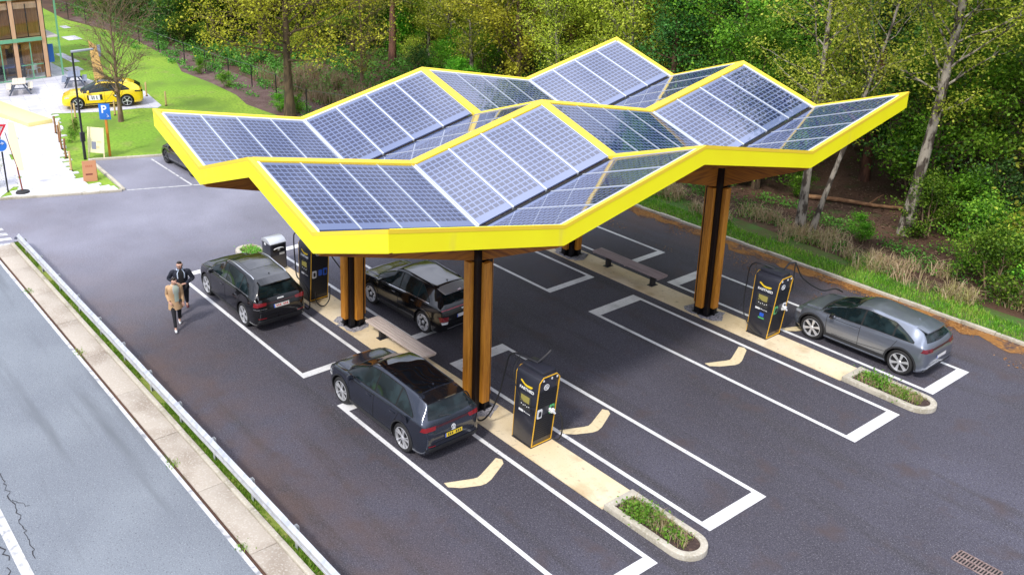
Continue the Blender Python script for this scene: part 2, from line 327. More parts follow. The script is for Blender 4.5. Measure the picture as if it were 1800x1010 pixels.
# plaza and boardwalk
sheet('plaza', [[(-60, -14), (-24.3, -14), (-23.5, -6), (-22.72, -2.9), (-23.3, -2.45), (-24.5, -1.55), (-27, -1.1), (-29.4, -.75), (-32.2, .4), (-34.3, .9), (-35.9, 1.5), (-36.1, 3.4), (-34.9, 5.6), (-34.3, 7.9), (-33.8, 8.7), (-34.2, 9.1), (-35.6, 9.3), (-38.4, 9.7), (-41.6, 8.4), (-46.0, 7.7), (-60, 7.7)]], .002, plaza_m)
board_m = mat('pale boardwalk plank', (.64, .64, .68), .75, noise=[(2.5, (.54, .53, .56), .45, .6, 5), (9, (.44, .43, .46), .6, .72, 4)])
b = MB(); r = random.Random(4)
E1 = [(-36.1, 3.4), (-30.4, 2.15), (-27.3, 1.25), (-24.7, .85), (-22.8, .78), (-21.4, 1.45), (-20.75, 1.65)]
E0 = [(-36.1, 1.0), (-32.3, .4), (-29.4, -.75), (-24.5, -1.6), (-23.1, -2.3), (-22.75, -2.8), (-22.7, -2.85)]
def interp(E, x):
    for p, q in zip(E[:-1], E[1:]):
        if p[0] <= x <= q[0]: return p[1]+(q[1]-p[1])*(x-p[0])/(q[0]-p[0]+1e-9)
    return E[0][1] if x < E[0][0] else E[-1][1]
x = -36.2
while x < -20.9:
    y1 = interp(E1, x)+r.uniform(-.25, .28); y0 = interp(E0, x)+r.uniform(-.25, .2) if x < -22.9 else (-2.7+(x+22.7)*4.4/1.9)
    if y1-y0 > .2: b.box((x, y0, -.02), (x+.265, y1, .035+r.uniform(-.004, .004)))
    x += .28
struct(b.build('boardwalk', board_m))
# yellow raised strip on the plaza
b = MB(); b.prism([(-40.6, 0), (-37.3, .75), (-33.8, 1.42), (-33.9, 2.75), (-36.5, 2.2), (-40.4, 1.5)], .004, .26)
o = b.build('ramp', mat('pale yellow resin', (.86, .72, .30), .6), bevel=.01)
tag(o, 'low pale yellow raised strip lying across the white plaza in front of the building', 'platform')
b = MB(); b.prism([(-33.79, 1.50), (-33.1, 1.75), (-33.2, 2.6), (-33.89, 2.70)], .006, .03)
tag(b.build('dark_end_slab', dark_m), 'thin dark slab at the end of the pale yellow raised strip', 'mat')  # flat dark slab drawn for the dark end of the strip
sheet('yellow_path_strip', [[(-35.6, .80), (-35.3, 1.05), (-30, -.05), (-26.1, -.9), (-26.2, -1.15), (-30.6, -.42)]], .042, mat('faded yellow paint', (.74, .58, .34), .8))
sheet('paving_slabs', [rect(-61, -59, 11.5, 12.6), rect(-54, -50, 8.9, 9.5), rect(-66.5, -65, 13, 13.6), rect(-48.5, -47, 7.8, 8.8)], .004, plaza_m)
# soil beds
bed_m = mat('mulch bed', (.11, .062, .055), .95, noise=[(1.2, (.16, .10, .09), .45, .65, 6), (12, (.26, .20, .18), .58, .74, 5), (2.2, (.07, .12, .03), .60, .7, 6)], bump=(20, 1))
sheet('mulch_bed', [[(-70, 14.9), (-58, 16.0), (-46, 15.0), (-42.5, 13.9), (-38, 14.0), (-34, 13.8), (-31.4, 13.2), (-28, 13.4), (-26, 15.4), (-26, 17.3), (-34, 16.4), (-45, 16.8), (-60, 17.4), (-72, 17)]], -.004, bed_m)

# ------------------------------------------------------------------ painted markings
LW = .12
IW = 9.409
def bay(b, x0, x1, y0, y1, t0, t1, z=.004):
    b.add([(x0,y0,z),(x1,y0,z),(x1,y0+LW,z),(x0,y0+LW,z)], [(0,1,2,3)])
    b.add([(x0,y1-LW,z),(x1,y1-LW,z),(x1,y1,z),(x0,y1,z)], [(0,1,2,3)])
    b.add([(x0,y0+LW,z),(x0+t0,y0+LW,z),(x0+t0,y1-LW,z),(x0,y1-LW,z)], [(0,1,2,3)])
    b.add([(x1-t1,y0+LW,z),(x1,y0+LW,z),(x1,y1-LW,z),(x1-t1,y1-LW,z)], [(0,1,2,3)])
b = MB()
for oy in (0, IW):
    for ya, yb in ((0, 2.11), (3.786, 5.793)):
        bay(b, 0, 9.12, oy+ya, oy+yb, .42, .30)
        bay(b, -10.55, -1.76, oy+ya, oy+yb, .30, .27)
struct(b.build('bay_markings', white_paint))
b = MB()
z = .0045
b.add([(-17.0, -4.70, z), (140, -4.70, z), (140, -4.60, z), (-17.0, -4.60, z)], [(0,1,2,3)])
b.add([(-60+43.0, -8.55, z), (140, -8.55, z), (140, -8.33, z), (-17.0, -8.33, z)], [(0,1,2,3)])
for i in range(6):   # hatching at the nose of the divider
    x = -20.2+i*.62; b.add([(x, -5.6, z), (x+.3, -5.6, z), (x+.9, -3.7, z), (x+.6, -3.7, z)], [(0,1,2,3)])
struct(b.build('road_markings', old_white))
b = MB()
for p, q in (((-24.3, 4.50), (-19.4, 4.45)), ((-20.47, 1.9), (-18.6, 6.3)), ((-18.6, 6.3), (-17.6, 9.0))):
    p = Vector((*p, z)); q = Vector((*q, z)); t = (q-p).normalized(); nn = Vector((-t.y, t.x, 0))*.09
    b.add([p, q, q+nn, p+nn], [(0,1,2,3)])
struct(b.build('parking_lines', old_white))
# chevron marks, cream
chev = [(4.42, .22), (4.60, .20), (4.80, .42), (5.00, .84), (5.02, 1.00), (4.97, 1.20), (4.66, 1.84), (4.52, 1.92), (4.38, 1.84), (4.68, 1.12), (4.72, .98), (4.69, .86)]
arrow_m = mat('cream paint', (.72, .60, .38), .7, noise=[(12, (.60, .48, .29), .5, .7, 5)])
b = MB()
for oy in (0, 3.68, IW+.03, IW+3.68):
    P_ = [(x-.06, y+oy, .004) for x, y in chev]
    n = len(P_)
    # two quads strips so the concave outline fills properly
    for q in ((0, 1, 2, 11), (2, 3, 4, 10), (2, 10, 11), (3, 4, 10), (4, 5, 9, 10), (5, 6, 7, 8), (5, 8, 9)):
        pass
    f = [(0, 1, 2, 3, 11), (3, 4, 10, 11), (4, 5, 9, 10), (5, 6, 7, 8, 9)]
    b.add(P_, f)
struct(b.build('chevron_marks', arrow_m))
# cracks of the main road
crack_m = mat('crack', (.035, .035, .04), .95)
b = MB(); r = random.Random(11)
def crack(p, q, n, amp, wd):
    pts = [Vector((p[0]+(q[0]-p[0])*i/n+r.uniform(-amp, amp), p[1]+(q[1]-p[1])*i/n+r.uniform(-amp, amp), .0035)) for i in range(n+1)]
    for a_, c_ in zip(pts[:-1], pts[1:]):
        t = (c_-a_).normalized(); nn = Vector((-t.y, t.x, 0))*wd*r.uniform(.5, 1.2); b.add([a_, c_, c_+nn, a_+nn], [(0,1,2,3)])
crack((-2.2, -8.0), (1.3, -8.15), 34, .05, .022); crack((-1.0, -8.05), (-.5, -7.8), 8, .04, .014); crack((1.3, -8.7), (3, -9.2), 16, .05, .03)
crack((-.9, -8.9), (1.1, -8.6), 14, .06, .03)
for x in (-12.3, -7.1, -.2, 3.4): crack((x, -4.5), (x+.15, -3.95), 8, .03, .018)
struct(b.build('cracks', crack_m))

# ------------------------------------------------------------------ charging islands
b = MB()
for oy in (0, IW):
    b.prism([(-9.5, 2.47+oy), (7.22, 2.47+oy), (7.22, 3.47+oy), (-9.5, 3.47+oy)], -.02, .018)
struct(b.build('charging_islands', island_m))

def stuff(o): o['kind'] = 'stuff'; return o
def blades(name, spots, hmin, hmax, wd, m, parent=None, seed=1, lean=.35, curve=True):
    """grass blades: spots = list of (x,y,z); each a bent sliver"""
    r = np.random.default_rng(seed); S = np.array(spots, float); n = len(S)
    h = r.uniform(hmin, hmax, n); a = r.uniform(0, 2*PI, n); ln = r.normal(0, lean, (n, 2)); w_ = wd*r.uniform(.6, 1.3, n)
    dx = np.cos(a)*w_; dy = np.sin(a)*w_
    V = np.zeros((n, 5, 3))
    V[:, 0] = S+np.c_[-dx, -dy, 0*h]; V[:, 1] = S+np.c_[dx, dy, 0*h]
    mid = S+np.c_[ln*h[:, None]*.35, h*.6]
    V[:, 2] = mid+np.c_[dx*.75, dy*.75, 0*h]; V[:, 3] = mid-np.c_[dx*.75, dy*.75, 0*h]
    V[:, 4] = S+np.c_[ln*h[:, None]*1.05, h*np.clip(1-np.abs(ln).sum(1)*.35, .4, 1)]
    me = bpy.data.meshes.new(name); me.vertices.add(n*5); me.vertices.foreach_set('co', V.ravel())
    i5 = np.arange(n)*5
    q = np.stack([i5, i5+1, i5+2, i5+3], 1); t = np.stack([i5+3, i5+2, i5+4], 1)
    loops = np.concatenate([q.ravel(), t.ravel()]); me.loops.add(len(loops)); me.loops.foreach_set('vertex_index', loops)
    me.polygons.add(2*n); me.polygons.foreach_set('loop_start', np.concatenate([np.arange(n)*4, n*4+np.arange(n)*3]))
    me.polygons.foreach_set('loop_total', np.concatenate([np.full(n, 4), np.full(n, 3)])); me.update(calc_edges=True); me.materials.append(m)
    return link(name, me, parent)
grassleaf = leafmat('grass blade', (.09, .24, .012), (.18, .38, .03), (.34, .42, .08), .35)
dryleaf = leafmat('dry blade', (.42, .29, .17), (.58, .45, .30), (.36, .34, .12), .25)
greenleaf = leafmat('fresh green leaf', (.07, .21, .012), (.14, .38, .03), (.25, .48, .06), .35)

# planters: kerbed, rounded at one end
def planter(x0, x1, yc, tipdir, label, seed):
    t = thing('kerbed_planter', label, 'planter', (0, 0, 0), 0, 'rounded planters at the ends of the charging islands')
    W = .47; n = 14; T = .16
    def outline(wd, xs, xe):
        pts = [(xs, yc+wd*tipdir), (xs, yc-wd*tipdir)] if tipdir > 0 else [(xs, yc-wd), (xs, yc+wd)]
        cx = xe-wd*tipdir
        arc = [(cx+tipdir*wd*math.cos(a), yc+wd*math.sin(a)*(1)) for a in [(-PI/2+PI*k/n) for k in range(n+1)]]
        if tipdir > 0: return [(xs, yc-wd)]+arc+[(xs, yc+wd)]
        return [(xs, yc-wd)]+[(cx-wd*math.cos(a), yc+wd*math.sin(a)) for a in [(-PI/2+PI*k/n) for k in range(n+1)]]+[(xs, yc+wd)]
    o_ = outline(W, x0, x1); i_ = outline(W-T, x0+T*1.1*tipdir, x1-T*tipdir)
    h = .13; b = MB(); N = len(o_)
    v = [(x, y, -.02) for x, y in o_]+[(x, y, h) for x, y in o_]+[(x, y, h) for x, y in i_]+[(x, y, -.02) for x, y in i_]
    f = []
    for k in range(N):
        j = (k+1) % N
        for a in range(3): f.append((a*N+k, a*N+j, (a+1)*N+j, (a+1)*N+k))
    b.add(v, f); ke = b.build('kerb_ring', kerb_m, t, bevel=.018)
    bm = bmesh.new(); bm.from_mesh(ke.data); bmesh.ops.recalc_face_normals(bm, faces=bm.faces[:]); bm.to_mesh(ke.data); bm.free()
    b = MB(); b.add([(x, y, .085) for x, y in i_], [tuple(range(N))]); b.build('soil', soil_m, t)
    r = random.Random(seed)
    L = abs(x1-x0)
    g = []; dg = []
    for c in range(5):
        cx = x0+tipdir*(.35+r.random()*(L-.9)); cy = yc+r.uniform(-.15, .15); q = r.random()
        for k in range(90): 
            (g if q < .6 else dg).append((cx+r.gauss(0, .09), cy+r.gauss(0, .08), .085))
    for k in range(160): g.append((x0+tipdir*(.25+r.random()*(L-.6)), yc+r.uniform(-.26, .26), .085))
    for k in range(420): dg.append((x0+tipdir*(.25+r.random()*(L-.6)), yc+r.uniform(-.26, .26), .085))
    tag_ = blades('planter_grass', g, .08, .24, .008, grassleaf, t, seed); stuff(tag_)
    tag_ = blades('dry_grass', dg, .08, .30, .007, dryleaf, t, seed+1); stuff(tag_)
    lf = leaf_blob([(x0+tipdir*(.55+.2*k), yc+r.uniform(-.1, .1), .17) for k in range(3)]+[(x0+tipdir*(L*.66), yc-.05, .12)], (.17, .15, .09), 330, .075, seed+2, greenleaf, 'leafy_plant', t)
    stuff(lf)
    return t
def leaf_blob(centres, sig, per, size, seed, m, name, parent=None):
    r = np.random.default_rng(seed); C = np.repeat(np.array(centres, float), per, 0)
    P_ = C+r.normal(0, 1, C.shape)*np.array(sig); P_[:, 2] = np.maximum(P_[:, 2], .02)
    return leafmesh(name, P_, size, r, m, parent)
def leafquads(P_, size, r, flat=.5):
    n = len(P_); nrm = r.normal(0, 1, (n, 3)); nrm[:, 2] = np.abs(nrm[:, 2])+flat; nrm /= np.linalg.norm(nrm, axis=1)[:, None]
    a = np.cross(nrm, r.normal(0, 1, (n, 3))); a /= np.linalg.norm(a, axis=1)[:, None]+1e-9; b_ = np.cross(nrm, a)
    s = size*r.uniform(.55, 1.3, n)[:, None]
    V = np.stack([P_-a*s*.5, P_+b_*s*.32, P_+a*s*.55, P_-b_*s*.32], 1)
    return V
def quadmesh(name, V, m):
    n = len(V); me = bpy.data.meshes.new(name); me.vertices.add(n*4); me.vertices.foreach_set('co', V.reshape(-1))
    me.loops.add(n*4); me.loops.foreach_set('vertex_index', np.arange(n*4)); me.polygons.add(n)
    me.polygons.foreach_set('loop_start', np.arange(n)*4); me.polygons.foreach_set('loop_total', np.full(n, 4)); me.update(calc_edges=True)
    me.materials.append(m); return me
def leafmesh(name, P_, size, r, m, parent=None):
    return link(name, quadmesh(name, leafquads(P_, size, r), m), parent)
planter(7.22, 9.58, 2.97, 1, 'long rounded kerb planter with bright green weeds nearest the camera', 5)
planter(7.22, 9.58, 2.97+IW, 1, 'long rounded kerb planter with grass beside the grey car', 9)
planter(-9.55, -11.45, 2.97, -1, 'small rounded kerb planter behind the litter bin', 13)
# ------------------------------------------------------------------ solar canopy
CX, CY, MX, MY, Z0, AA, BB = -6.63, -1.744, 2.934, 4.7375, 4.995, .979, .995
def cz(i, j):
    """height of the folded roof at real-valued grid coordinates"""
    fi = abs((i % 2)-1); fj = abs((j % 2)-1); return Z0+AA*fi+BB*fj
def cp(x, y, dz=0): return Vector((x, y, cz((x-CX)/MX, (y-CY)/MY)+dz))
canopy = thing('solar_canopy', 'large folded zigzag canopy of solar panels edged in bright yellow over the charging bays', 'canopy', (-.76, 7.73, 0))
CO = Vector((-.76, 7.73, 0))
X4 = CX+4*MX; Y4 = CY+4*MY
def cbuild(b, name, m, **k):
    b.v = [tuple(Vector(p)-CO) for p in b.v]; return b.build(name, m, canopy, **k)
FH = .46; FT = .10
def strip(b, p, q, n_in, w0, w1, z0, z1):
    """slab between plan points p->q; offset along n_in from w0 to w1; heights z0..z1 above the fold surface edge line"""
    p = Vector(p); q = Vector(q); n_in = Vector(n_in)
    a0, a1, c0, c1 = p+n_in*w0, p+n_in*w1, q+n_in*w0, q+n_in*w1
    zs = [cz((v.x-CX)/MX, (v.y-CY)/MY) for v in (p, q)]
    b.hexa([(a0.x, a0.y, zs[0]+z0), (c0.x, c0.y, zs[1]+z0), (c1.x, c1.y, zs[1]+z0), (a1.x, a1.y, zs[0]+z0)],
           [(a0.x, a0.y, zs[0]+z1), (c0.x, c0.y, zs[1]+z1), (c1.x, c1.y, zs[1]+z1), (a1.x, a1.y, zs[0]+z1)])
# fascia boards, mitred at the folds
for side, (n_in, fixed) in {'y0': ((0, 1), CY), 'y1': ((0, -1), Y4), 'x0': ((1, 0), CX), 'x1': ((-1, 0), X4)}.items():
    b = MB()
    for k in range(4):
        if side[0] == 'y': p, q = (CX+k*MX, fixed), (CX+(k+1)*MX, fixed)
        else: p, q = (fixed, CY+k*MY+(FT if k == 0 else 0)), (fixed, CY+(k+1)*MY-(FT if k == 3 else 0))
        strip(b, p, q, n_in, 0, FT, -FH, .02)
    cbuild(b, 'fascia', yellow_m)
# yellow caps: perimeter and every even fold line
EW = .15; IWC = .15
def capline(axis, c, lo, hi, n, a0, a1, z1=.045, z0=-.05, m=cap_m, nm='fold_cap'):
    """cap strip along `axis` at const coordinate c, spans grid cells, width from a0 to a1 on the + side"""
    b = MB()
    step = (hi-lo)/n
    for k in range(n):
        u0, u1 = lo+k*step, lo+(k+1)*step
        for (w0, w1) in ((a0, 0), (0, a1)):
            if w1-w0 < 1e-6: continue
            def P_(u, w_, dz):
                x, y = (c+w_, u) if axis == 'y' else (u, c+w_)
                x_ = min(max(x, CX+1e-4), X4-1e-4); y_ = min(max(y, CY+1e-4), Y4-1e-4)
                return Vector((x, y, cz((x_-CX)/MX, (y_-CY)/MY)+dz))
            e = 1e-3; u0_, u1_ = u0+e, u1-e
            B = [P_(u0_, w0, z0), P_(u1_, w0, z0), P_(u1_, w1, z0), P_(u0_, w1, z0)]
            T_ = [P_(u0_, w0, z1), P_(u1_, w0, z1), P_(u1_, w1, z1), P_(u0_, w1, z1)]
            if axis == 'y': B = B[::-1]; T_ = T_[::-1]
            b.hexa(B, T_)
    # close tiny gaps by widening each end 1 mm
    return cbuild(b, nm, m)
for j, (a0, a1) in {0: (FT, EW), 2: (-IWC, IWC), 4: (-EW, -FT)}.items():
    if j == 0: capline('x', CY, CX, X4, 4, -.006, EW)
    elif j == 4: capline('x', Y4, CX, X4, 4, -EW, .006)
    else: capline('x', CY+2*MY, CX+EW, X4-EW, 4, -IWC, IWC, z1=.05)
for i in (0, 2, 4):
    if i == 0: capline('y', CX, CY, Y4, 4, -.006, EW, z1=.042)
    elif i == 4: capline('y', X4, CY, Y4, 4, -EW, .006, z1=.042)
    else: capline('y', CX+2*MX, CY+EW, Y4-EW, 4, -IWC, IWC, z1=.054)
for i in (1, 3): capline('y', CX+i*MX, CY+EW, Y4-EW, 4, -.075, .075, z1=-.02, z0=-.10, m=dark_m, nm='gutter')
for j in (1, 3): capline('x', CY+j*MY, CX+EW, X4-EW, 4, -.04, .04, z1=.012, z0=-.06, m=alu_m, nm='valley_flashing')
for nm_, ax_, c_, lo_, hi_, a_ in (('x', 'x', CY, CX, X4, (EW+.002, EW+.058)), ('x', 'x', Y4, CX, X4, (-EW-.048, -EW-.002)), ('y', 'y', CX, CY, Y4, (EW+.002, EW+.048)), ('y', 'y', X4, CY, Y4, (-EW-.068, -EW-.002))):
    b = MB()
    for k in range(4):
        st = (hi_-lo_)/4; u0, u1 = lo_+k*st+(.22 if k == 0 else .001), lo_+(k+1)*st-(.22 if k == 3 else .001)
        q = [(u0, c_+a_[0]), (u1, c_+a_[0]), (u1, c_+a_[1]), (u0, c_+a_[1])]
        if ax_ == 'y': q = [(y, x) for x, y in q][::-1]
        b.hexa([cp(x, y, -.05) for x, y in q], [cp(x, y, .036) for x, y in q])
    cbuild(b, 'edge_frame', mat('pale edge frame', (.70, .70, .66), .5))
# solar glass
def solar_material():
    m = bpy.data.materials.new('solar glass'); m.use_nodes = True; n = m.node_tree.nodes; l = m.node_tree.links
    b = n['Principled BSDF']; uv = n.new('ShaderNodeTexCoord'); s = n.new('ShaderNodeSeparateXYZ'); l.new(uv.outputs['UV'], s.inputs[0])
    def math_(op, a, v=None, b2=None):
        q = n.new('ShaderNodeMath'); q.operation = op
        if isinstance(a, (int, float)): q.inputs[0].default_value = a
        else: l.new(a, q.inputs[0])
        if b2 is not None: l.new(b2, q.inputs[1])
        elif v is not None: q.inputs[1].default_value = v
        return q.outputs[0]
    def cell(ax, k, fill):
        f = math_('FRACT', math_('MULTIPLY', s.outputs[ax], k)); c = math_('ABSOLUTE', math_('SUBTRACT', f, .5))
        return math_('LESS_THAN', c, fill/2)
    g = math_('MULTIPLY', cell(0, 6, .80), b2=cell(1, 14, .74))
    # clear glass margins at both ends
    inn = math_('LESS_THAN', math_('ABSOLUTE', math_('SUBTRACT', s.outputs[1], .5)), .5)
    g = math_('MULTIPLY', g, b2=inn)
    no = n.new('ShaderNodeTexNoise'); no.inputs['Scale'].default_value = .6; no.inputs['Detail'].default_value = 4; l.new(uv.outputs['Object'], no.inputs['Vector'])
    cc = n.new('ShaderNodeMix'); cc.data_type = 'RGBA'; cc.inputs[6].default_value = (.006, .009, .035, 1); cc.inputs[7].default_value = (.014, .022, .085, 1); l.new(no.outputs['Fac'], cc.inputs[0])
    k = n.new('ShaderNodeMix'); k.data_type = 'RGBA'; k.inputs[6].default_value = (.11, .145, .27, 1); l.new(cc.outputs[2], k.inputs[7]); l.new(g, k.inputs[0])  # clear gaps between cells, their sky reflection put in as a pale blue
    l.new(k.outputs[2], b.inputs['Base Color']); b.inputs['Roughness'].default_value = .035; b.inputs['IOR'].default_value = 2.15
    b.inputs['Coat Weight'].default_value = .0; b.inputs['Coat Roughness'].default_value = .02; b.inputs['Coat IOR'].default_value = 1.8
    w_ = n.new('ShaderNodeTexNoise'); w_.inputs['Scale'].default_value = 1.1; w_.inputs['Detail'].default_value = 2; l.new(uv.outputs['Object'], w_.inputs['Vector'])
    bp = n.new('ShaderNodeBump'); bp.inputs['Strength'].default_value = .12; bp.inputs['Distance'].default_value = .02; l.new(w_.outputs['Fac'], bp.inputs['Height']); l.new(bp.outputs[0], b.inputs['Normal']); l.new(bp.outputs[0], b.inputs['Coat Normal'])
    return m
solar_m = solar_material()
SG = .055
for i in range(4):
    for j in range(4):
        xa, xb = CX+i*MX, CX+(i+1)*MX; ya, yb = CY+j*MY, CY+(j+1)*MY
        xa += {0: EW+.05, 2: IWC}.get(i, .085); xb -= {3: EW+.07, 1: IWC}.get(i, .085)
        ya += {0: EW+.06, 2: IWC}.get(j, .045); yb -= {3: EW+.05, 1: IWC}.get(j, .045)
        pw = (yb-ya)/4
        bars = MB()
        for k in range(4):
            y0, y1 = ya+k*pw+SG/2, ya+(k+1)*pw-SG/2
            C4 = [(xa+.02, y0), (xb-.02, y0), (xb-.02, y1), (xa+.02, y1)]
            me = bpy.data.meshes.new('solar_panel')
            vv = [cp(x, y, -.02)-CO for x, y in C4]+[cp(x, y, .02)-CO for x, y in C4]
            me.from_pydata([tuple(v) for v in vv], [], [(0,3,2,1),(4,5,6,7),(0,1,5,4),(1,2,6,5),(2,3,7,6),(3,0,4,7)])
            uvl = me.uv_layers.new(name='UVMap')
            flip = i % 2 == 1
            for p in me.polygons:
                for li in p.loop_indices:
                    vi = me.loops[li].vertex_index % 4; u = 0 if vi in (0, 1) else 1; v = 0 if vi in (0, 3) else 1
                    if flip: v = 1-v
                    uvl.data[li].uv = (-.03+u*1.06, -.035+v*1.12) if p.index == 1 else (0, 0)
            me.materials.append(solar_m)
            link('solar_panel', me, canopy)
            if k: 
                yy = ya+k*pw
                bars.hexa([cp(xa, yy-SG/2+.003, -.03), cp(xb, yy-SG/2+.003, -.03), cp(xb, yy+SG/2-.003, -.03), cp(xa, yy+SG/2-.003, -.03)],
                          [cp(xa, yy-SG/2+.003, .032), cp(xb, yy-SG/2+.003, .032), cp(xb, yy+SG/2-.003, .032), cp(xa, yy+SG/2-.003, .032)])
        # thin pale frame round the four panes
        t = .035
        for (p0, p1, p2, p3) in (((xa, ya+.001), (xb, ya+.001), (xb, ya+t-.01), (xa, ya+t-.01)), ((xa, yb-t+.01), (xb, yb-t+.01), (xb, yb-.001), (xa, yb-.001))):
            bars.hexa([cp(*p0, -.03), cp(*p1, -.03), cp(*p2, -.03), cp(*p3, -.03)], [cp(*p0, .034), cp(*p1, .034), cp(*p2, .034), cp(*p3, .034)])
        cbuild(bars, 'glazing_bars', alu_m)
# timber soffit and tapering valley beams
b = MB()
for i in range(4):
    for j in range(4):
        x0_, x1_ = CX+i*MX+.12, CX+(i+1)*MX-.12; y0_, y1_ = CY+j*MY+.12, CY+(j+1)*MY-.12
        C4 = [(x0_, y0_), (x1_, y0_), (x1_, y1_), (x0_, y1_)]
        for k in range(6):
            xx = x0_+(x1_-x0_)*(k+.5)/6
            b.hexa([cp(xx-.03, y0_, -.26), cp(xx+.03, y0_, -.26), cp(xx+.03, y1_, -.26), cp(xx-.03, y1_, -.26)], [cp(xx-.03, y0_, -.04), cp(xx+.03, y0_, -.04), cp(xx+.03, y1_, -.04), cp(xx-.03, y1_, -.04)])
cbuild(b, 'rafters', woodx_m)
for (i, j) in ((1, 1), (3, 1), (1, 3), (3, 3)):
    cx_, cy_ = CX+i*MX, CY+j*MY; bw = .11
    for dx, dy, L in ((1, 0, MX), (-1, 0, MX), (0, 1, MY), (0, -1, MY)):
        edge = (i+dx) in (0, 4) if dx else (j+dy) in (0, 4)
        L_ = L-(FT+.01 if edge else .02)
        ex, ey = cx_+dx*L_, cy_+dy*L_; s0 = .12
        sx, sy = cx_+dx*s0, cy_+dy*s0
        nx, ny = -dy*bw, dx*bw
        zt0 = cp(sx, sy).z-.12; zt1 = cp(ex, ey).z-.12; zb0 = Z0-.78; zb1 = cp(ex, ey).z-FH-.03
        b = MB(); b.hexa([(sx-nx, sy-ny, zb0), (ex-nx, ey-ny, zb1), (ex+nx, ey+ny, zb1), (sx+nx, sy+ny, zb0)], [(sx-nx, sy-ny, zt0), (ex-nx, ey-ny, zt1), (ex+nx, ey+ny, zt1), (sx+nx, sy+ny, zt0)])
        cbuild(b, 'timber_beam', woodx_m)
# columns: four timber legs in a cross round a black steel core
patch_pts = [(-.62, -.20), (-.50, -.42), (-.2, -.48), (.05, -.40), (.28, -.50), (.55, -.36), (.66, -.1), (.58, .2), (.40, .44), (.1, .38), (-.2, .50), (-.5, .36), (-.66, .1)]
for n_, (x, y) in enumerate([(-3.79, 2.95), (2.20, 2.97), (-3.76, 12.36), (2.25, 12.36)]):
    tx, ty = CX+(1 if x < 0 else 3)*MX, CY+(1 if y < 8 else 3)*MY
    t = thing('timber_column_base', 'x', 'column')
    bpy.data.objects.remove(t)
    def lean(b):
        b.v = [(p[0]+x+(tx-x)*p[2]/4.9, p[1]+y+(ty-y)*p[2]/4.9, p[2]) for p in b.v]; return b
    b = MB()
    s = .115
    b.box((-s, -s, .02), (s, s, 4.85))
    for sx in (-1, 1):
        for sy in (-1, 1): b.box((min(sx*.10, sx*.25), min(sy*.10, sy*.25), .02), (max(sx*.10, sx*.25), max(sy*.10, sy*.25), 4.86))
    for dx, dy in ((1, 0), (-1, 0), (0, 1), (0, -1)):
        b.box((min(dx*.116, dx*.36) if dx else -.025, min(dy*.116, dy*.36) if dy else -.025, .02), (max(dx*.116, dx*.36) if dx else .025, max(dy*.116, dy*.36) if dy else .025, .44))
    b.box((-.30, -.30, .012), (.30, .30, .035))
    cbuild(lean(b), 'steel_core', steel_m)
    for dx, dy in ((1, 0), (-1, 0), (0, 1), (0, -1)):
        b = MB(); w_ = .118
        x0_, x1_ = (min(dx*.252, dx*.385), max(dx*.252, dx*.385)) if dx else (-w_, w_)
        y0_, y1_ = (min(dy*.252, dy*.385), max(dy*.252, dy*.385)) if dy else (-w_, w_)
        b.box((x0_, y0_, .28), (x1_, y1_, 4.22))
        cbuild(lean(b), 'timber_leg', wood_m, bevel=.008)
    r = random.Random(n_+20)
    b = MB(); pp = [(x+px*r.uniform(.85, 1.12), y+py*r.uniform(.85, 1.12)) for px, py in patch_pts for _ in (0, 1)]
    pp = [(p[0]+r.uniform(-.03, .03), p[1]+r.uniform(-.03, .03)) for p in pp]
    b.add([(p[0], p[1], .0225) for p in pp], [tuple(range(len(pp)))]); b.add([(x, y, .05)], [])
    o = b.build('mortar_patch', gravel_m); struct(o)

